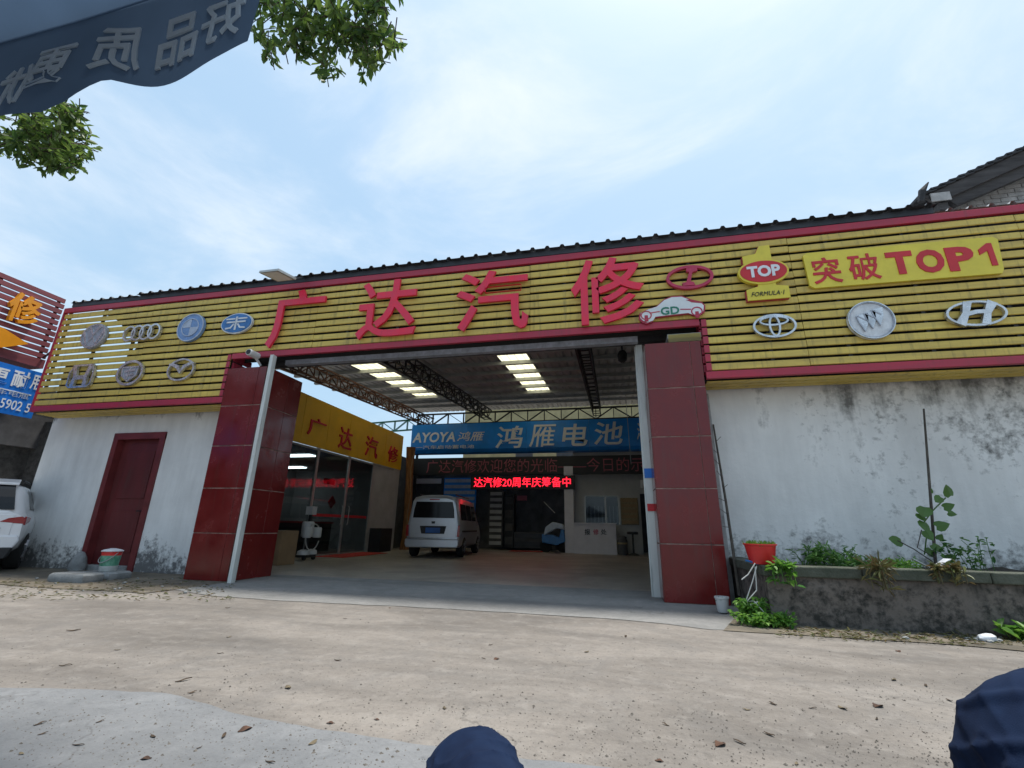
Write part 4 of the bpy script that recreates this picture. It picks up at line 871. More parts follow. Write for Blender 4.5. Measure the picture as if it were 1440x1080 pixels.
MB().prism([(-.80, -.02, .30), (.80, -.02, .30), (.84, -.02, .40), (.84, -.02, .55), (-.84, -.02, .55), (-.84, -.02, .40)], (0, -.1, 0)).build('bumper', 'van_silver', van, local=True, bevel=.03)
for s_ in (1, -1):
    quad_rear('tail_light', 'tail_red', [(s_*.755, .62), (s_*.845, .62), (s_*.85, .96), (s_*.775, .96)], .0, .03, bev=.01)
    for (ya, yb) in ((.25, 1.15), (1.22, 2.05), (2.12, 2.95)):
        xs_ = lambda z: interp_profile(P0, z)+.004
        MB().grid([[(s_*xs_(z), y, z) for y in (ya, (ya+yb)/2, yb-(z-1.15)*(.1 if yb > 2.9 else 0))] for z in (1.12, 1.25, 1.4, 1.55, 1.62)]).build('side_window', 'car_glass', van, local=True)
    MB().bar((s_*.868, .3, .78), (s_*.868, 3.0, .78), .02, .05).build('side_moulding', 'trim_black', van, local=True)
    MB().box(*sorted((s_*.86, s_*1.0)), 3.05, 3.12, 1.08, 1.26).build('mirror', 'trim_black', van, local=True, bevel=.02)
    wheel(van, s_*.76, .72, .31, .2, s_); wheel(van, s_*.76, 3.35, .31, .2, s_)
MB().prism([(-.62, 3.06, 1.78), (.62, 3.06, 1.78), (.74, 3.52, 1.30), (-.74, 3.52, 1.30)], (0, .02, .02)).build('windscreen', 'car_glass', van, local=True)
MB().tube([(-.6, .3, 1.9), (-.6, 2.6, 1.9)], .02).build('roof_rail', 'trim_black', van, local=True)
MB().tube([(.6, .3, 1.9), (.6, 2.6, 1.9)], .02).build('roof_rail', 'trim_black', van, local=True)
# --- white SUV at the left edge
sv = thing('parked_suv', 'white sport utility car with red tail light parked at the left wall', 'car', (-11.62, -0.98, 0.0), rad(53))
Q0 = [(.80, .34), (.88, .42), (.92, .62), (.93, .86), (.90, 1.0), (.84, 1.12), (.74, 1.42), (.66, 1.58), (.45, 1.66), (.15, 1.68)]
def sc_(sx, tp=1.0, zb=0): return [(x*sx, .34+(z-.34)*tp) for x, z in Q0]
S0 = [(.80, .42), (.86, .5), (.88, .64), (.87, .86), (.84, .98), (.80, 1.02), (.74, 1.05), (.62, 1.07), (.42, 1.08), (.15, 1.08)]
S1 = [(.80, .38), (.88, .44), (.91, .62), (.92, .86), (.88, 1.0), (.82, 1.08), (.75, 1.2), (.66, 1.28), (.45, 1.33), (.15, 1.34)]
secs = [(0.0, S0), (.16, S1), (.42, sc_(.985, .96)), (.8, sc_(1.0)), (2.2, sc_(1.0)), (2.8, sc_(1, .97))]
m_, R_ = car_shell(secs); n = len(R_[0]); m_.f.append(tuple(range(n)))
m_.grid(loft([secs[-1], (3.5, [(.80, .34), (.88, .42), (.92, .62), (.93, .86), (.88, .98), (.82, 1.02), (.74, 1.07), (.66, 1.1), (.45, 1.13), (.15, 1.14)]), (4.3, [(.74, .34), (.8, .42), (.84, .6), (.82, .78), (.78, .84), (.72, .88), (.66, .91), (.56, .93), (.4, .95), (.15, .96)]), (4.55, [(.6, .38), (.66, .44), (.68, .55), (.66, .64), (.62, .7), (.56, .74), (.5, .76), (.42, .78), (.3, .79), (.1, .8)])]))
o = len(m_.v); m_.f.append(tuple(range(o-n, o))); m_.build('body', 'suv_white', sv, local=True, smooth=True)
MB().grid([[(x*hw, y-.014, z+.012) for x in (-1, -.5, 0, .5, 1)] for y, z, hw in ((.02, 1.11, .70), (.085, 1.23, .67), (.155, 1.345, .64), (.28, 1.485, .60), (.39, 1.59, .57))]).build('rear_window', 'car_glass', sv, local=True)
MB().prism([(-.62, .33, 1.585), (.62, .33, 1.585), (.60, .62, 1.668), (-.60, .62, 1.668)], (0, 0, .05)).build('spoiler', 'suv_white', sv, local=True, bevel=.012)
MB().prism([(-.74, -.012, .62), (.74, -.012, .62), (.74, -.012, 1.03), (-.74, -.012, 1.03)], (0, .03, 0)).build('tailgate', 'suv_white', sv, local=True, bevel=.01)
MB().prism([(-.84, -.03, .42), (.84, -.03, .42), (.9, -.03, .56), (.86, -.03, .66), (-.86, -.03, .66), (-.9, -.03, .56)], (0, .12, 0)).build('bumper', 'suv_white', sv, local=True, bevel=.03)
MB().prism([(-.78, -.05, .24), (.78, -.05, .24), (.84, -.05, .44), (-.84, -.05, .44)], (0, .3, 0)).build('lower_bumper', 'trim_black', sv, local=True, bevel=.02)
for s_ in (1, -1):
    MB().prism([(s_*.56, -.03, .90), (s_*.89, -.0, .86), (s_*.895, -.0, .96), (s_*.84, -.01, 1.0), (s_*.66, -.03, .965)], (0, .05, 0)).build('tail_light', 'tail_red', sv, local=True, bevel=.008)
    MB().prism([(s_*.905, .03, .84), (s_*.935, .3, .9), (s_*.935, .28, .98), (s_*.9, .03, 1.0)], (s_*-.03, 0, 0)).build('tail_light', 'tail_red', sv, local=True, bevel=.006)
    for (ya, yb) in ((.85, 1.5), (1.56, 2.4)):
        MB().grid([[(s_*(interp_profile(Q0, z)+.004), y, z) for y in (ya+(z-1.1)*.3*(ya < 1), yb)] for z in (1.13, 1.25, 1.35, 1.45, 1.52)]).build('side_window', 'car_glass', sv, local=True)
    wheel(sv, s_*.82, .85, .35, .22, s_); wheel(sv, s_*.82, 3.55, .35, .22, s_)
    MB().tube([(s_*.62, .8, 1.70), (s_*.62, 2.6, 1.70)], .02).build('roof_rail', 'trim_black', sv, local=True)
    MB().tube([(s_*.55, -.06, .32), (s_*.55, .1, .32)], .045, 12).build('exhaust_tip', 'rim', sv, local=True)
MB().box(.44, .60, -.05, -.04, .765, .79).build('badge_strip', 'metal_dark', sv, local=True)

# ================================================================== NEIGHBOUR ON THE LEFT
NX = -13.05
nbh = thing('neighbour_building', 'dark grey brick building beyond the left end of the yellow sign', 'building', (NX, 0, 0))
box('wall', 'brick_dark', nbh, NX-6, NX-.45, -9, 6, -.05, 4.0)
mb = MB()
for r in range(18):
    for k in range(40):
        y = -6.4+k*.26+(r % 2)*.13; z = .1+r*.085
        mb.box(NX-.452, NX-.444, y, y+.245, z, z+.075)
tag(mb.build('brick_courses', 'brick_dark', nbh), kind='stuff')
box('lintel', 'dark_wall', nbh, NX-.6, NX-.3, -9, 1.8, 2.55, 3.3)
box('end_wall', 'brick_dark', nbh, NX-.45, XL0+.01, .9, 1.1, -.05, 3.2)
nsg = thing('neighbour_sign', 'dull red slatted sign with an orange character and arrow at the left edge', 'sign', (NX, 0, 3.3))
Pn = lambda px, py: at_x(px, py, NX)
nt0 = Pn(87, 418); nb0 = Pn(62, 516)
ny1 = (nt0.y+Pn(72, 505).y)/2; nz1 = nt0.z; nz0 = Pn(66, 507).z
nrow = 11; ph = (nz1-nz0)/nrow
for r in range(nrow): MB().box(NX-.03, NX+.015, -9.5, ny1+random.uniform(-.02, .02), nz0+r*ph+.02, nz0+(r+1)*ph-.02).build('slat', 'neighbour_slat', nsg)
for y in (-8, -6.2, -4.4, -2.6, -.9, ny1-.1): box('batten', 'truss_rust', nsg, NX-.07, NX-.032, y-.03, y+.03, nz0, nz1)
box('bottom_box', 'neighbour_slat', nsg, NX-.4, NX+.02, -9.5, ny1, nz0-.22, nz0-.01)
def ntext(tx, x0, x1, y0, y1, m, X, par, bold=.02, dep=.06):
    xm, ym = (x0+x1)/2, (y0+y1)/2; a = at_x(x0, ym, X); b = at_x(x1, ym, X); t_ = at_x(xm, y0, X); u_ = at_x(xm, y1, X); c = at_x(xm, ym, X)
    return text(tx, 'character', m, par, (X, c.y, c.z), abs(b.y-a.y), abs(t_.z-u_.z), r=(0, 1, 0), u=(0, 0, 1), depth=dep, bold=bold)
ntext('修', 9, 59, 413, 458, 'orange_letter', NX+.08, nsg, .025, .09)
MB().prism([at_x(x, y, NX+.06) for x, y in ((-40, 452), (2, 461), (38, 484), (0, 489), (-40, 480))], (.05, 0, 0)).build('arrow', 'orange_letter', nsg)
BX = NX+.12
p = [at_x(x, y, BX) for x, y in ((-60, 497), (66, 522), (46, 587), (-60, 571))]
blu = thing('blue_sign_board', 'bright blue board with white lettering under the dull red slats', 'sign board', (BX, p[2].y, p[2].z))
zt_ = (p[0].z+p[1].z)/2; zb_ = (p[2].z+p[3].z)/2; yr_ = (p[1].y+p[2].y)/2
box('panel', 'board_blue', blu, BX-.05, BX, -9.5, yr_, zb_, zt_)
for tx, x0, x1, y0, y1 in (('更', -18, 14, 516, 538), ('耐', 17, 42, 521, 546), ('用', 46, 70, 526, 550)):
    if tx != '用': ntext(tx, x0, x1, y0, y1, 'print_white', BX+.006, blu, .02, .01)
ntext('用', 44, 57, 527, 549, 'print_white', BX+.006, blu, .02, .01)
ntext('汽车电瓶', -22, 44, 547, 556, 'badge_pale', BX+.006, blu, 0, .008)
ntext('0 5902 5', -14, 45, 562, 576, 'print_white', BX+.006, blu, .005, .01)
MB().box(BX, BX+.006, -9.4, yr_-.15, (zt_+zb_)/2-.04, (zt_+zb_)/2-.015).build('rule', 'print_white', blu)
MB().tube([(NX, ny1-.05, 4.6), (SX0-.03, 0, 4.62)], .025, 6).build('tie_bar', 'metal_dark', nsg)

# ================================================================== OLD TILED HOUSE, TOP RIGHT
HY = 1.6
oh = thing('old_house', 'old house with dark tiled gable roof rising behind the sign at right', 'building', (8, HY, 0))
a0 = at_y(1296, 280, HY-.35); a1 = at_y(1440, 214, HY-.35); slope = (a1.z-a0.z)/(a1.x-a0.x)
apex_x = a0.x+4.2; apz = a0.z+slope*4.2
wp = [(a0.x+.75, HY, 0), (apex_x+3.6, HY, 0), (apex_x+3.6, HY, a0.z+.3), (apex_x, HY, apz-.25), (a0.x+.75, HY, a0.z+.22)]
MB().prism(wp, (0, 8, 0)).build('wall', 'old_brick', oh)
mb = MB(); r_ = random.Random(3)
for row in range(20):
    z = 5.5+row*.09
    for k in range(14):
        x = a0.x+.8+k*.26+(row % 2)*.13
        if z+.09 < a0.z+.1+slope*(x-a0.x)-.2: mb.box(x, x+.245, HY-.012-r_.random()*.006, HY+.01, z, z+.078)
tag(mb.build('bricks', 'old_brick', oh), kind='stuff')
# two boarded verges and stepped tile courses along the slope
for s_ in (1, -1):
    x_e = a0.x if s_ > 0 else 2*apex_x-a0.x
    MB().prism([(x_e, HY-.42, a0.z), (apex_x, HY-.42, apz), (apex_x, HY-.42, apz-.30), (x_e+s_*.15, HY-.42, a0.z-.17)], (0, .05, 0)).build('verge_board', 'old_wood', oh)
    MB().prism([(x_e+s_*.35, HY-.36, a0.z-.02), (apex_x, HY-.36, apz-.3), (apex_x, HY-.36, apz-.52), (x_e+s_*.5, HY-.36, a0.z-.22)], (0, .1, 0)).build('verge_board', 'old_wood', oh)
    n = 26
    for k in range(n):
        t0 = k/n; x = x_e+(apex_x-x_e)*t0; z = a0.z+(apz-a0.z)*t0; dx = (apex_x-x_e)/n; dz = (apz-a0.z)/n
        MB().prism([(x-s_*.05, HY-.46, z+.02), (x+dx*1.25, HY-.46, z+dz*1.1+.01), (x+dx*1.25, HY-.46, z+dz*1.1+.05), (x-s_*.05, HY-.46, z+.075)], (0, 8.6, 0)).build('tile_course', 'old_tile', oh)
MB().tube([(a0.x-.08, HY-.44, a0.z-.12), (a0.x-.02, HY-.44, a0.z+.1), (a0.x+.12, HY-.44, a0.z+.28)], [.05, .06, .012], 8).build('eave_finial', 'old_tile', oh)
box('eave_block', 'old_brick', oh, a0.x+.08, a0.x+.38, HY-.46, HY-.44, a0.z-.15, a0.z+.02)
box('rafter', 'old_wood', oh, a0.x+.2, a0.x+.34, HY-.4, HY+7, a0.z-.3, a0.z-.16)

# ================================================================== PLANTER ON THE RIGHT
PY = -1.22; PX0 = 1.56; PX1 = 9.5; PT = .60
plt = thing('planter', 'low dark mossy concrete planter wall along the right wall', 'planter', (PX0, PY, 0))
def rough_wall(x0, x1, y0, y1, z0, z1, nx, nz, amp):
    m_ = MB(); rows_ = []
    for j in range(nz+1):
        z = z0+(z1-z0)*j/nz; rows_.append([(x0+(x1-x0)*i/nx, y0+amp*noise.fractal(Vector((i*.35, j*.5, 2)), 1, 2, 4), z) for i in range(nx+1)])
    m_.grid(rows_); m_.box(x0, x1, y0+.03, y1, z0, z1); return m_
rough_wall(PX0+.04, PX1, PY, PY+.14, -.03, PT-.115, 120, 12, .012).build('front_wall', 'planter_concrete', plt, smooth=True)
box('side_wall', 'planter_concrete', plt, PX0+.04, PX0+.18, PY+.142, WALL_Y-.01, -.03, PT-.115)
x = PX0; k = 0
while x < PX1:
    L = random.uniform(.85, 1.15); dz = random.uniform(-.008, .008); dy = random.uniform(-.012, .012)
    MB().box(x+.006, x+L-.006, PY-.045+dy, PY+.2+dy, PT-.11+dz, PT+dz).build('coping_stone', 'coping', plt, bevel=.012); x += L
box('coping_stone', 'coping', plt, PX0, PX0+.24, PY+.206, WALL_Y-.02, PT-.11, PT-.004, bevel=.012)
rows_ = [[(PX0+.2+i*.1, PY+.16+j*.16, PT-.10+.05*noise.noise(Vector((i*.3, j*.5, 0)))+.03*j/10) for i in range(78)] for j in range(11)]
MB().grid(rows_).build('soil', 'soil', plt, smooth=True)

# leaves
def leaf_quad(mb, p, d, n, L, W, fold=.25):
    d = d.normalized(); s = d.cross(n)
    if s.length < 1e-4: s = d.cross(Vector((1, 0, .3)))
    s.normalize(); n = s.cross(d).normalized()
    mb.add([p, p+d*L*.3+s*W*.46+n*W*fold, p+d*L*.7+s*W*.42+n*W*fold*.6, p+d*L-n*L*.12, p+d*L*.7-s*W*.42+n*W*fold*.6, p+d*L*.3-s*W*.46+n*W*fold], [(0, 1, 2, 3), (0, 3, 4, 5)])
def rnd_dir(r, zb=-1, zt=1):
    while True:
        v = Vector((r.uniform(-1, 1), r.uniform(-1, 1), r.uniform(zb, zt)))
        if .1 < v.length < 1: return v.normalized()
def weed(name, label, c, rx, ry, h, n, L, W, m, seed, stems=8, droop=.0, group=None, cat='plant'):
    r = random.Random(seed); c = Vector(c); root = thing(name, label, cat, c, 0, group); lv = MB(); st = MB()
    for s_ in range(stems):
        b = c+Vector((r.uniform(-rx, rx)*.7, r.uniform(-ry, ry)*.7, 0)); t = b+Vector((r.uniform(-rx, rx)*.6, r.uniform(-ry, ry)*.6-droop*.25, h*r.uniform(.45, 1)-droop*0))
        mid = b.lerp(t, .55)+Vector((0, 0, h*.15)); end = t-Vector((0, droop*.1, droop))
        pts = [b, mid, t, end] if droop else [b, mid, t]
        st.tube(pts, .004, 4)
        for k in range(n//stems):
            q = r.uniform(.15, 1)*(len(pts)-1); i = min(int(q), len(pts)-2); p = pts[i].lerp(pts[i+1], q-i)+rnd_dir(r)*rx*.10
            d = rnd_dir(r, -.4, .7); leaf_quad(lv, p, d, Vector((r.uniform(-.5, .5), r.uniform(-.5, .5), 1)), L*r.uniform(.6, 1.3), W*r.uniform(.6, 1.2))
    st.build('stems', m, root); lv.build('foliage', m, root); return root
def PG(px, py, Y): return at_y(px, py, Y)
zso = PT-.08
c = PG(1160, 788, -.75); weed('fern_clump', 'bushy green fern clump in the planter right of the red basin', (c.x, -.75, zso), .34, .22, .30, 520, .075, .020, 'leaf_fern', 1, 34)
c = PG(1215, 795, -.85); weed('weed_clump', 'feathery green weeds in the middle of the planter', (c.x, -.85, zso), .30, .2, .19, 330, .07, .02, 'leaf_fern', 2, 26)
c = PG(1262, 793, -.8); weed('weed_clump', 'low blue-green weeds left of the white folded sheet', (c.x, -.8, zso), .26, .2, .17, 250, .065, .024, 'leaf_weed', 3, 22)
c = PG(1375, 790, -.5); weed('thin_shrub', 'thin twiggy shrub at the right end of the planter', (c.x, -.5, zso), .26, .2, .42, 130, .07, .035, 'leaf_fern', 4, 12)
c = PG(1100, 800, -1.25); weed('hanging_plant', 'leafy plant hanging over the planter edge below the basin', (c.x, PY-.05, PT-.02), .12, .05, .04, 110, .09, .05, 'leaf_weed', 5, 9, .20)
c = PG(1228, 803, -1.25); weed('hanging_plant', 'drooping dry grass over the middle of the planter edge', (c.x, PY-.05, PT+.0), .12, .05, .05, 120, .15, .014, 'leaf_dry', 6, 12, .22)
c = PG(1330, 803, -1.25); weed('hanging_plant', 'yellowing plant hanging over the edge below the white folded sheet', (c.x, PY-.05, PT+.0), .13, .05, .05, 110, .09, .035, 'leaf_dry', 8, 9, .15)
c = at_z(1082, 880, 0); weed('weed_clump', 'bright green weeds sprawling on the ground at the planter foot', (c.x-.02, PY-.16, .0), .30, .14, .12, 620, .06, .03, 'leaf_weed', 9, 40)
c = at_z(1058, 872, 0); weed('weed_clump', 'tall bright green weeds beside the small white pot', (c.x-.05, PY-.02+.02, .0), .14, .1, .27, 330, .07, .03, 'leaf_weed', 10, 26)
c = at_z(1432, 900, 0); weed('weed_clump', 'broad-leaved weed on the ground at the right edge', (c.x, PY-.13, .0), .16, .08, .13, 90, .11, .07, 'leaf_weed', 11, 10)
# vine on a stick: every large leaf is a part
s0 = at_y(1299, 575, .35); s1 = at_y(1312, 790, -.2)
vn = thing('climbing_vine', 'heart-leaved vine climbing a thin upright stick in the planter', 'plant', (s1.x, -.2, zso))
MB().tube([(s1.x, -.2, zso-.05), Vector((s1.x, -.2, zso-.05)).lerp(s0, .5), s0], [.018, .016, .012], 7).build('stick', 'dry_stick', vn)
vs = [(1300, 780), (1303, 755), (1299, 735), (1312, 718), (1330, 700)]; vp = [at_y(x, y, -.15) for x, y in vs]; MB().tube(vp, .008, 5).build('stem', 'leaf_vine', vn)
MB().tube([at_y(x, y, -.2) for x, y in ((1312, 790), (1285, 772), (1262, 760))], .007, 5).build('stem', 'dry_stick', vn)
MB().tube([at_y(x, y, -.2) for x, y in ((1316, 785), (1290, 770), (1296, 745))], .006, 5).build('stem', 'dry_stick', vn)
heart = [(0, 0), (.28, -.12), (.5, .12), (.48, .45), (.25, .8), (0, 1.05), (-.25, .8), (-.48, .45), (-.5, .12), (-.28, -.12)]
r = random.Random(21)
for (px, py, s, ang) in ((1334, 691, 19, .3), (1320, 702, 14, 2.2), (1300, 719, 22, 2.6), (1296, 727, 15, 3.3), (1333, 712, 15, -1.2), (1338, 722, 11, -1.9), (1301, 740, 20, 2.9), (1306, 752, 16, -2.8), (1324, 739, 18, -1.3), (1318, 770, 16, -2.4), (1309, 777, 16, 2.4), (1260, 760, 20, 1.4), (1337, 785, 14, -1.0), (1322, 756, 11, -.6), (1311, 690, 8, .5)):
    c = at_y(px, py, -.18+r.uniform(-.12, .1)); S = s/637*7.2*.66
    u = Vector((math.cos(ang+1.57), -.35+r.uniform(-.3, .3), math.sin(ang+1.57))).normalized(); n = Vector((r.uniform(-.4, .4), -1, r.uniform(.1, .7))).normalized(); rr_ = u.cross(n).normalized(); n = rr_.cross(u)
    MB().add([c+rr_*a*S+u*(b-.4)*S+n*(-abs(a)*.25*S+.03*S) for a, b in heart]+[c+u*.1*S], [(i, (i+1) % 10, 10) for i in range(10)]).build('leaf', 'leaf_vine', vn)
# leaning stick with twigs and a board beside the right pillar
tw = thing('leaning_stick', 'bare twiggy stick leaning between the right pillar and the planter', 'stick', (1.6, .3, 0))
a = at_y(1003, 597, .45); b = at_y(1040, 838, -.15)
MB().tube([b, a.lerp(b, .5)+Vector((.01, 0, 0)), a], [.022, .018, .013], 7).build('stem', 'dry_stick', tw)
r = random.Random(5)
for k in range(9):
    p = a.lerp(b, .12+k*.075); MB().tube([p, p+Vector((r.choice((-1, 1))*r.uniform(.03, .1), 0, r.uniform(.0, .1)))], .004, 4).build('twig', 'dry_stick', tw)
bd = thing('leaning_board', 'weathered pale board propped upright beside the right pillar', 'board', (1.55, .3, 0))
a = at_y(994, 548, .58); b = at_y(1034, 840, .2)
MB().prism([(1.475, .28, 0), (1.57, .28, 0), (1.585, .5, 3.1), (1.49, .5, 3.1)], (0, .03, 0)).build('plank', 'old_brick', bd)
# red basin planted with grass
c = at_y(1070, 778, -1.05); bw = .165
ba = thing('red_basin', 'red plastic basin full of grass on the planter corner', 'basin', (c.x, -1.05, PT))
MB().lathe((c.x, -1.05, PT), [(.125, .0), (.13, .01), (.165, .20), (.18, .205), (.18, .22), (.16, .22), (.15, .16)], 28).build('basin', 'red_plastic', ba, smooth=True)
g_ = MB(); r = random.Random(4)
for k in range(260):
    a = r.uniform(0, 6.28); q = .15*math.sqrt(r.random()); p = Vector((c.x+q*math.cos(a), -1.05+q*math.sin(a), PT+.16)); leaf_quad(g_, p, Vector((r.uniform(-.5, .5), r.uniform(-.5, .5), 1)), Vector((1, 0, 0)), r.uniform(.06, .11), .012)
g_.build('grass', 'leaf_weed', ba)
# small white pot
c = at_z(1017, 861, .012)
pt = thing('white_pot', 'small white pot standing at the foot of the right pillar', 'pot', (c.x, c.y, .012))
MB().lathe((c.x, c.y, .012), [(.055, 0), (.06, .01), (.078, .15), (.085, .155), (.085, .175), (.072, .175), (.068, .12)], 24).build('pot', 'white_plastic', pt, smooth=True); 
g_ = MB()
for k in range(30): leaf_quad(g_, Vector((c.x+r.uniform(-.05, .05), c.y+r.uniform(-.05, .05), .14)), rnd_dir(r, 0, .6), Vector((0, 0, 1)), .05, .025)
g_.build('plant', 'leaf_fern', pt)
# white cords from basin to the weeds
for lab, pp in (('thin white cord looping down the left end of the planter', ((1064, 796), (1058, 818), (1050, 842), (1052, 852), (1066, 846))), ('second white cord sagging from the basin to the leaning stick', ((1062, 792), (1052, 808), (1043, 815))), ('white cord curving over the weeds at the planter foot', ((1062, 797), (1064, 830), (1050, 846), (1060, 845), (1075, 862)))):
    tag(MB().tube([at_y(x, y, -1.28) for x, y in pp], .006, 5).build('cord', 'rope_white'), lab, 'cord', 'white cords at the planter')
tag(MB().tube([at_y(x, y, -1.1) for x, y in ((1048, 788), (1056, 790), (1066, 793))], .012, 5).build('plastic_bag', 'badge_blue'), 'scrap of blue plastic tucked under the red basin', 'plastic scrap')
# folded white sheet
vv = [at_y(x, y, -1.12) for x, y in ((1284, 786), (1313, 801), (1338, 787), (1337, 790), (1315, 804), (1290, 794))]
mb = MB(); A, B, C_ = vv[0], vv[1], vv[2]
mb.prism([A, B, B+Vector((0, .07, .0)), A+Vector((.02, .09, .0))], (0, 0, .008)).prism([B+Vector((.002, 0, 0)), C_, C_+Vector((-.02, .09, .0)), B+Vector((.002, .07, .0))], (0, 0, .008))
tag(mb.build('folded_sheet', 'badge_white'), 'white plastic sheet folded in a V on the planter edge', 'plastic sheet')
# ================================================================== LEFT FOOT OF THE WALL
c = at_z(151, 803, .12)
bk = thing('paint_bucket', 'green and white bucket with a red lid in front of the red door', 'bucket', (c.x, c.y, .1))
bh = at_y(151, 772, c.y).z-.12; br = (at_y(166, 790, c.y).x-at_y(138, 790, c.y).x)/2*.66
MB().lathe((c.x, c.y, .12), [(br*.82, 0), (br*.86, .01), (br*.9, bh*.25)], 28).build('base', 'bucket_side', bk, smooth=True); MB().lathe((c.x, c.y, .12), [(br*.9, bh*.25), (br*.98, bh*.72)], 28).build('label_band', 'green_label', bk, smooth=True)
MB().lathe((c.x, c.y, .12), [(br*.98, bh*.72), (br*1.0, bh*.86), (br*1.05, bh*.87), (br*1.05, bh*.9)], 28).build('rim', 'red_plastic', bk, smooth=True)
MB().lathe((c.x, c.y, .12), [(br*1.08, bh*.9), (br*1.1, bh*.93), (br*.9, bh*.98), (br*.3, bh*1.04)], 28).build('lid', 'badge_white', bk, smooth=True)
MB().tube([(c.x+br*1.02*math.cos(a), c.y-br*1.05*abs(math.sin(a))-.01, .12+bh*.85-br*1.1*abs(math.sin(a))) for a in [math.pi*k/12 for k in range(13)]], .008, 5).build('handle', 'alu', bk)
c1 = at_z(107, 812, .06); c2 = at_z(145, 815, .05)
for lab, cc_, sx, sy, h in (('flat grey stone slab lying before the red door', c1, .38, .2, .13), ('grey stone block carrying the bucket', Vector((c.x-.02, c.y, 0)), .34, .24, .118), ('rounded stone leaning at the wall left of the door', at_y(112, 786, .45), .16, .12, .36)):
    r = random.Random(int(sx*1000)); m_ = MB(); N_ = 18
    pr = [(1.0, 0), (1.03, h*.3), (1.0, h*.8), (.9, h), (.0001, h*1.0)] if sx > .2 else [(1, 0), (1.05, h*.3), (.8, h*.7), (.4, h*.95), (.0001, h)]
    vs = []
    for q, z in pr:
        for k in range(N_):
            a = 2*math.pi*k/N_; sq = 1/max(abs(math.cos(a)), abs(math.sin(a)))**.75 if sx > .2 else 1
            j = 1+.06*noise.noise(Vector((math.cos(a)*2, math.sin(a)*2, z*4+sx*30))); vs.append((cc_.x+sx*q*sq*j*math.cos(a), cc_.y+sy*q*sq*j*math.sin(a), z))
    m_.add(vs, [(i*N_+k, i*N_+(k+1) % N_, (i+1)*N_+(k+1) % N_, (i+1)*N_+k) for i in range(len(pr)-1) for k in range(N_)])
    tag(m_.build('stone_block', 'stone', smooth=True), lab, 'stone', 'stones by the red door')
# rubble and dry litter at the planter foot
r = random.Random(77)
def pebble(name, m, x, y, s, label, cat, group, flat=.6):
    bm = bmesh.new(); bmesh.ops.create_icosphere(bm, subdivisions=2, radius=1)
    for v in bm.verts: k = 1+.28*noise.noise(v.co*1.6+Vector((x*7, y*5, 0))); v.co = Vector((v.co.x*s*k, v.co.y*s*.8*k, v.co.z*s*flat*k+s*flat*.6)) + Vector((x, y, 0))
    me = bpy.data.meshes.new(name); bm.to_mesh(me); bm.free(); return tag(link(name, me, m, None, True), label, cat, group)
c = at_z(1390, 902, 0); pebble('stone', 'badge_white', c.x, c.y, .075, 'pale rounded stone at the planter foot near the right edge', 'stone', None)
for i in range(14):
    px = r.uniform(1260, 1440); py = 893+(px-1260)*.05+r.uniform(-3, 7); c = at_z(px, py, 0); pebble('stone_chip', 'stone', c.x, c.y, r.uniform(.012, .03), 'small stone chip in the dirt along the planter foot', 'stone chip', 'stone chips at the planter')
for i in range(22):
    px = r.uniform(50, 300); py = 812+r.uniform(0, 22); c = at_z(px, py, 0.006); pebble('stone_chip', 'stone', c.x, c.y, r.uniform(.012, .035), 'small stone chip in the dirt along the left wall', 'stone chip', 'stone chips at the left wall')
lt = MB()
for i in range(420):
    px = r.uniform(1100, 1440); py = 886+(px-1100)*.035+r.uniform(-4, 10); c = at_z(px, py, .012); leaf_quad(lt, c, rnd_dir(r, -.05, .2), Vector((0, 0, 1)), r.uniform(.03, .09), r.uniform(.008, .02))
for i in range(420):
    px = r.uniform(0, 330); py = 814+r.uniform(0, 30); c = at_z(px, py, .012); leaf_quad(lt, c, rnd_dir(r, -.05, .2), Vector((0, 0, 1)), r.uniform(.03, .10), r.uniform(.008, .02))
tag(lt.build('dry_litter', 'leaf_dry'), 'dry leaf and straw litter along both walls', 'litter', kind='stuff')
# loose grit on the road and slab, too fine to count
gt = MB(); rg = random.Random(99)
for i in range(5200):
    px = rg.uniform(-40, 1480); py = 850+230*rg.random()**.8; onslab = py > 978 and px < 620 and (py-978) > (px-230)*.2
    if py < 852+max(0, px-700)*.05: continue
    c = at_z(px, py, .030 if onslab else -.004); sz = rg.uniform(.0015, .0045) if rg.random() < .93 else rg.uniform(.005, .009)
    e1 = Vector((rg.uniform(.7, 1.3)*sz, 0, 0)); e2 = Vector((0, rg.uniform(.7, 1.3)*sz, 0)); up_ = Vector((0, 0, sz*.8))
    gt.add([c+e1, c+e2, c-e1, c-e2, c+up_], [(0, 1, 4), (1, 2, 4), (2, 3, 4), (3, 0, 4)])
tag(gt.build('grit', 'grit'), 'fine loose grit scattered over the road and slab', 'grit', kind='stuff')
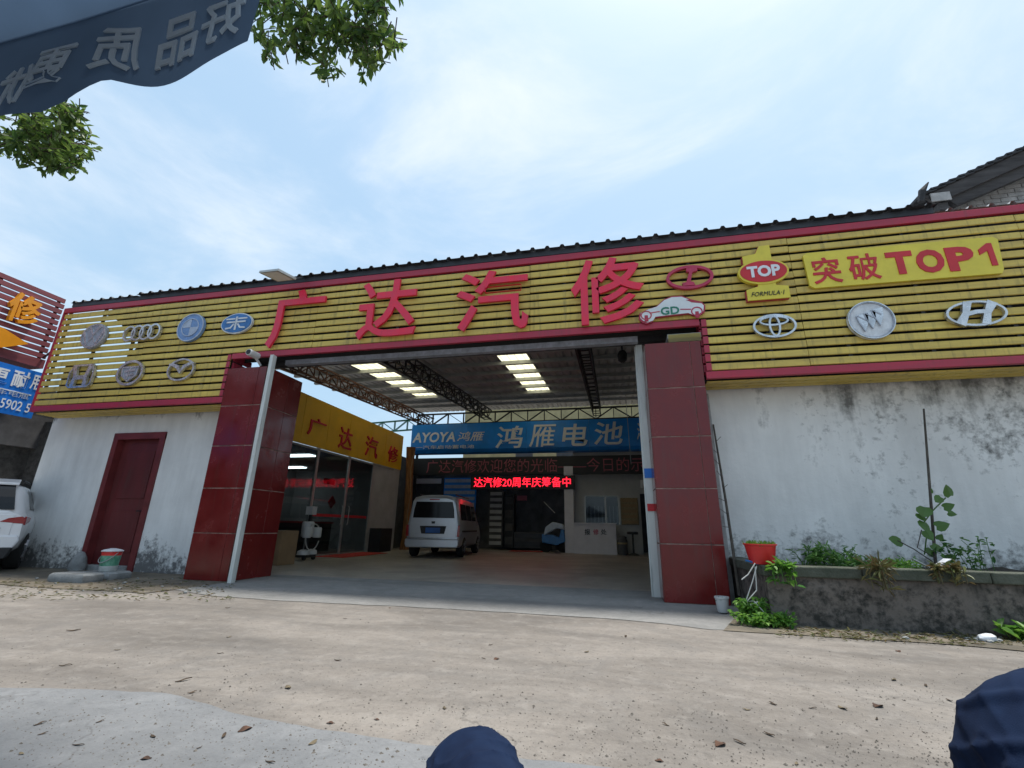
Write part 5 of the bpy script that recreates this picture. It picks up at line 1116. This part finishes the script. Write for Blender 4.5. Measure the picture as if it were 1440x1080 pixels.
# fallen leaves on the road and slab
FL = [(258, 957, 24), (270, 974, 14), (405, 967, 22), (92, 936, 20), (345, 1026, 20), (315, 1035, 22), (215, 1036, 20), (440, 1045, 18), (56, 1018, 16), (205, 1067, 20), (380, 1072, 16), (103, 887, 18), (322, 896, 8), (690, 907, 12), (698, 927, 12), (680, 926, 10), (475, 929, 12), (625, 996, 14), (652, 997, 12), (465, 1017, 14), (110, 1048, 14), (60, 1032, 14), (1257, 956, 18), (1302, 964, 14), (1013, 1047, 24), (1040, 1044, 20), (1082, 1033, 18), (1185, 996, 18), (1233, 1011, 18), (1235, 993, 20), (1143, 996, 14), (1087, 990, 14), (1050, 998, 10), (936, 1019, 16), (927, 1070, 16), (990, 974, 8), (1335, 985, 10), (825, 917, 10), (880, 895, 14), (1263, 916, 10), (485, 870, 10), (320, 855, 10), (165, 914, 8), (310, 919, 9), (530, 1012, 9), (750, 995, 7), (610, 930, 7), (1120, 1074, 12), (1300, 1030, 10), (548, 855, 8), (280, 1052, 12), (140, 1015, 10), (30, 1060, 12), (400, 1053, 9)]
fm = []
for k in range(5):
    m_ = MB(); rr_ = random.Random(k); w = (.22, .34, .5, .26, .6)[k]
    rows_ = [[Vector(((j-1)*w*.5*math.sin(math.pi*min(.98, max(.04, i/6))), i/6-.5, .05*(j-1)**2+.05*math.sin(i*1.1+k)*(.5+k*.25))) for j in range(3)] for i in range(7)]
    m_.grid(rows_); me = bpy.data.meshes.new('fallen_leaf'); me.from_pydata(m_.v, [], m_.f); me.materials.append(MATS[('dead_leaf', 'dead_leaf', 'dead_leaf_pale', 'dead_leaf', 'dead_leaf_red')[k]]); fm.append(me)
for i, (px, py, s) in enumerate(FL):
    onslab = py > 975 and px < 600 and (py-975) > (px-230)*.2
    c = at_z(px, py, .031 if onslab else -.003); o = bpy.data.objects.new('fallen_leaf', fm[i % 5]); COL.objects.link(o)
    S = min(.10, s/637*(c-CAM).length*r.uniform(.45, .8)); o.location = c+Vector((0, 0, S*.03)); o.scale = (S, S, S); o.rotation_euler = (r.uniform(-.07, .07), r.uniform(-.07, .07), r.uniform(0, 6.28))
    tag(o, 'curled dry brown leaf lying on the concrete slab' if onslab else 'curled dry brown leaf lying on the dusty road', 'leaf', 'fallen leaves on the slab' if onslab else 'fallen leaves on the road')

# ================================================================== UMBRELLA OVER THE CAMERA
UZ = 1.86
UYf = -6.60; UX1 = at_y(368, -4, UYf).x; US = 2.7; ucx, ucy = UX1-US/2, UYf-US/2; UZT = 2.16
um = thing('patio_umbrella', 'dark blue square patio umbrella with mirrored white characters on its valance overhead', 'umbrella', (ucx, ucy, .03))
edge_px = [(352, 58), (338, 68), (318, 76), (285, 86), (250, 95), (215, 101), (190, 104), (155, 104), (132, 106), (117, 117), (112, 132), (102, 150), (84, 165), (60, 171), (30, 172), (0, 172), (-40, 174)]
ez = sorted([(at_y(x, y, UYf).x, at_y(x, y, UYf).z) for x, y in edge_px])
def ez_at(x):
    if x <= ez[0][0]: return ez[0][1]+.02*math.sin((x-ez[0][0])*6)
    if x >= ez[-1][0]: return ez[-1][1]
    for (x0, z0), (x1, z1) in zip(ez[:-1], ez[1:]):
        if x0 <= x <= x1: return z0+(z1-z0)*(x-x0)/(x1-x0)
def ez_soft(x): return sum(ez_at(x+k*.012) for k in range(-3, 4))/7
def wav(a, k): return .024*math.sin(a*7+k)+.011*math.sin(a*15+k*2)
def valance(x0, y0, x1, y1, k, zf):
    n = 140; rows_ = []; d = Vector((x1-x0, y1-y0, 0)).normalized(); nn_ = Vector((d.y, -d.x, 0))
    for j in range(6):
        t = j/5; row = []
        for i in range(n+1):
            q = i/n; x = x0+(x1-x0)*q; y = y0+(y1-y0)*q; zb = zf(x, y, q); z = UZT+(zb-UZT)*t
            row.append(Vector((x, y, z))+nn_*(wav(q*US, k)*t))
        rows_.append(row)
    return MB().grid(rows_).build('valance', 'umbrella_cloth', um, smooth=True)
xA, xB = UX1-US, UX1; yA, yB = UYf-US, UYf
valance(xA, yB, xB, yB, 0, lambda x, y, q: ez_soft(x))
oz = lambda x, y, q: 1.9+.03*math.sin(q*9)
valance(xB-.004, yB-.004, xB-.004, yA, 1, lambda x, y, q: 2.10-.16*min(1, q*2)+.02*math.sin(q*9)); valance(xB, yA, xA, yA, 2, oz); valance(xA, yA, xA, yB, 3, oz)
ap_ = Vector((ucx, ucy, 2.85)); cor = [Vector((xA, yA, UZT)), Vector((xB, yA, UZT)), Vector((xB, yB, UZT)), Vector((xA, yB, UZT))]
for a, b in zip(cor, cor[1:]+cor[:1]):
    rows_ = []
    for j in range(9):
        t = j/8; rows_.append([(a.lerp(b, i/10)).lerp(ap_, t)-Vector((0, 0, .10*math.sin(math.pi*t)+.05*math.sin(math.pi*i/10)*(1-t)-.03*noise.noise(Vector((i*.9+a.x*3, j*.8, a.y*3)))*math.sin(math.pi*i/10))) for i in range(11)])
    MB().grid(rows_).build('canopy_panel', 'umbrella_cloth', um, smooth=True)
for a in cor: MB().tube([a-Vector((0, 0, .03)), a.lerp(ap_, .5)-Vector((0, 0, .13)), ap_-Vector((0, 0, .06))], .011, 6).build('rib', 'metal_dark', um)
for a in cor: MB().tube([a.lerp(ap_, .5)-Vector((0, 0, .13)), (ucx, ucy, 2.0)], .009, 6).build('stretcher', 'metal_dark', um)
MB().tube([(ucx, ucy, .03), (ucx, ucy, 2.9)], .022, 10).build('pole', 'alu', um); MB().lathe((ucx, ucy, .03), [(.28, 0), (.28, .05), (.2, .1), (.04, .12), (.03, .3)], 24).build('base', 'stone', um)
for ch, (px, py) in zip('好品质更优', ((312, 26), (243, 46), (163, 64), (78, 100), (30, 128))):
    c = at_y(px, py, UYf)
    text(ch, 'character', 'umbrella_print', um, (c.x, UYf, c.z), .118, .13, r=(-1, 0, 0), u=(0, 0, 1), depth=.007, bold=.008, bend=lambda p: Vector((p.x, p.y-wav(p.x-xA, 0)*(UZT-p.z)/(UZT-ez_soft(p.x)), p.z)))

# ================================================================== TREE OVERHEAD
tree = thing('street_tree', 'leafy tree whose branches hang into the top left corner', 'tree', (-4.3, -8.6, 0))
tt = MB(); tt.tube([(-4.3, -8.6, -.05), (-4.25, -8.5, 1.2), (-4.2, -8.3, 2.6), (-4.1, -7.9, 4.0)], [.2, .16, .14, .12], 12)
A_ = at_t(455, -15, 3.7); B_ = at_t(40, 172, 4.2)
tt.tube([(-4.1, -7.9, 4.0), (-3.6, -6.9, 4.9), A_+Vector((-.35, -.4, .5)), A_+Vector((0, .0, .2))], [.11, .08, .04, .015], 9); tt.tube([(-4.1, -7.9, 4.0), (-4.9, -7.0, 4.6), B_+Vector((-.4, -.5, .45)), B_+Vector((-.05, 0, .1))], [.11, .07, .035, .012], 9)
tt.tube([(-4.1, -7.9, 4.0), (-4.4, -8.6, 5.4), (-4.2, -8.8, 6.4)], [.11, .07, .02], 8); tt.tube([(-4.1, -7.9, 4.0), (-3.0, -8.3, 5.2), (-2.0, -7.9, 6.0)], [.1, .06, .02], 8)
tt.build('trunk', 'bark', tree, smooth=True)
lv = MB(); tw_ = MB(); r = random.Random(12)
def spray(p, d, L, n, ls):
    q = p+d*L; tw_.tube([p, p.lerp(q, .5)+Vector((0, 0, .03)), q], .004, 4)
    for k in range(n):
        b = p.lerp(q, .25+.75*k/n)+rnd_dir(r)*.015; dd = (d*.5+rnd_dir(r)).normalized(); dd.z -= .15
        leaf_quad(lv, b, dd, rnd_dir(r, .2, 1), ls*r.uniform(.7, 1.25), ls*.42*r.uniform(.8, 1.2))
def cluster(cells, seed):
    for (px, py, dep, rad_px, n) in cells:
        for k in range(n):
            a = r.uniform(0, 6.28); q = rad_px*math.sqrt(r.random()); p = at_t(px+q*math.cos(a), py+q*math.sin(a)*.8, dep+r.uniform(-.35, .35))
            d = rnd_dir(r, -.9, .3); spray(p-d*.12, d, .22, 8, .085)
cluster([(405, 30, 3.7, 48, 20), (385, 68, 3.7, 24, 5), (450, 45, 3.7, 45, 28), (505, 30, 3.6, 45, 44), (530, 55, 3.6, 26, 18), (460, 85, 3.7, 24, 7), (505, 85, 3.65, 25, 9), (440, -40, 3.8, 80, 40), (520, -50, 3.8, 70, 30), (360, 0, 3.9, 60, 16)], 1)
cluster([(55, 205, 4.2, 34, 30), (95, 200, 4.1, 30, 32), (105, 165, 4.2, 22, 16), (80, 215, 4.1, 28, 14), (100, 228, 4.1, 15, 4), (20, 180, 4.3, 34, 16), (-20, 190, 4.3, 40, 18), (60, 170, 4.3, 40, 20), (40, 120, 4.4, 60, 26)], 2)
for (x, y, z, R, n) in ((-4.3, -8.7, 5.9, 1.3, 110), (-2.6, -8.0, 5.6, 1.0, 70), (-5.2, -7.4, 5.0, .9, 60)):
    for k in range(n): d = rnd_dir(r); p = Vector((x, y, z))+d*R*r.random()**.5; spray(p, rnd_dir(r, -.8, .4), .25, 7, .1)
tag(tw_.build('twigs', 'bark', tree), kind='stuff'); lv.build('crown', 'leaf_tree', tree)

# ================================================================== SEATED PERSON (only the legs reach into the picture)
K1 = at_t(667, 1033, .80)+Vector((0, -.01, -.075)); K2 = at_t(1540, 1090, .52)
J = {'pel': Vector((.22, -7.02, .50)), 'h1': Vector((.08, -6.98, .47)), 'h2': Vector((.36, -6.98, .47))}
F1 = Vector((K1.x-.02, K1.y+.06, .12)); F2 = Vector((K2.x-.16, K2.y+.12, .12))
def crom(P, n):
    P = [P[0]*2-P[1]]+P+[P[-1]*2-P[-2]]; o_ = []
    for i in range(1, len(P)-2):
        for k in range(n):
            t = k/n; o_.append(.5*((2*P[i])+(P[i+1]-P[i-1])*t+(2*P[i-1]-5*P[i]+4*P[i+1]-P[i+2])*t*t+(3*P[i]-P[i-1]-3*P[i+1]+P[i+2])*t**3))
    return o_+[P[-2]]
mb = MB()
for h, k, f_, kr in ((J['h1'], K1, F1, .088), (J['h2'], K2, F2, .108)):
    pts = [h, h.lerp(k, .5)+Vector((0, 0, .01)), k+(h-k).normalized()*.07+Vector((0, 0, .006)), k+Vector((0, .012, -.012)), k+(f_-k).normalized()*.10+Vector((0, .012, 0)), k.lerp(f_, .55)+Vector((0, -.01, 0)), f_]
    rr4 = [Vector((x, 0, 0)) for x in (.10, .095, kr*1.0, kr, kr*.92, .075, .06)]
    mb.tube(crom(pts, 6), [v.x for v in crom(rr4, 6)], 22)
mb.lathe((.22, -7.02, .50), [(.02, -.13), (.12, -.11), (.18, -.03), (.19, .04), (.17, .12), (.15, .18), (.02, .2)], 22)
me = bpy.data.meshes.new('person'); me.from_pydata(mb.v, [], mb.f); fix_normals(me); ob = bpy.data.objects.new('person', me); COL.objects.link(ob)
md = ob.modifiers.new('r', 'REMESH'); md.mode = 'VOXEL'; md.voxel_size = .009; sm_ = ob.modifiers.new('s', 'SMOOTH'); sm_.factor = .5; sm_.iterations = 14
sb = ob.modifiers.new('d', 'SUBSURF'); sb.levels = 1; sb.render_levels = 1
dg = bpy.context.evaluated_depsgraph_get(); me2 = bpy.data.meshes.new_from_object(ob.evaluated_get(dg)); bpy.data.objects.remove(ob)
nrm = [v.normal.copy() for v in me2.vertices]
for v in me2.vertices:     # cloth folds
    n_ = nrm[v.index]; p = v.co.copy()
    k = noise.noise(Vector((p.x*6, p.y*16+p.z*10, p.z*9))); k2 = 1-abs(noise.noise(Vector((p.x*9+3, p.y*7-p.z*16, p.z*12))))*2
    k3 = 1-abs(noise.noise(Vector((p.x*13-p.y*9, p.y*6+p.z*22, p.z*6+9))))*2
    w2 = max(0, 1-(p-K2).length/.3); cre = max(0, math.sin((p.x*.55+p.z*.9+p.y*.35)*95+2.2*noise.noise(p*7)))**3
    v.co = p + n_*(.004*k+.003*max(0, k2)**4+.004*max(0, k3)**6+.0045*cre*min(1, w2*2))
me2.materials.clear(); body = link('person', me2, 'denim', None, True)
tag(body, 'seated person in dark blue jeans, only the knees in view at the bottom', 'person')
for f_, s_ in ((F1, 0), (F2, .15)):
    m_ = MB(); d = Vector((s_, 1, 0)).normalized(); sd = Vector((d.y, -d.x, 0)); rows_ = []
    for t, w, h in ((-.09, .03, .07), (-.07, .042, .10), (0, .045, .115), (.07, .05, .085), (.14, .05, .06), (.19, .035, .045), (.205, .01, .03)):
        c = Vector((f_.x, f_.y, .032))+d*t; rows_.append([c+sd*w*math.cos(a)+Vector((0, 0, h*max(0, math.sin(a)))) for a in [math.pi*1.1*i/10-.15 for i in range(11)]])
    m_.grid(rows_); m_.build('shoe', 'shoe', body, smooth=True)
sto = thing('plastic_stool', 'low grey plastic stool under the seated person', 'stool', (.22, -7.05, .03))
box('seat', 'stone', sto, .02, .42, -7.25, -6.85, .33, .37, bevel=.02)
for x in (.05, .39):
    for y in (-7.22, -6.88): MB().bar((x, y, .335), (x+(.04 if x > .2 else -.04), y+(.04 if y > -7 else -.04), .03), .045).build('leg', 'stone', sto)
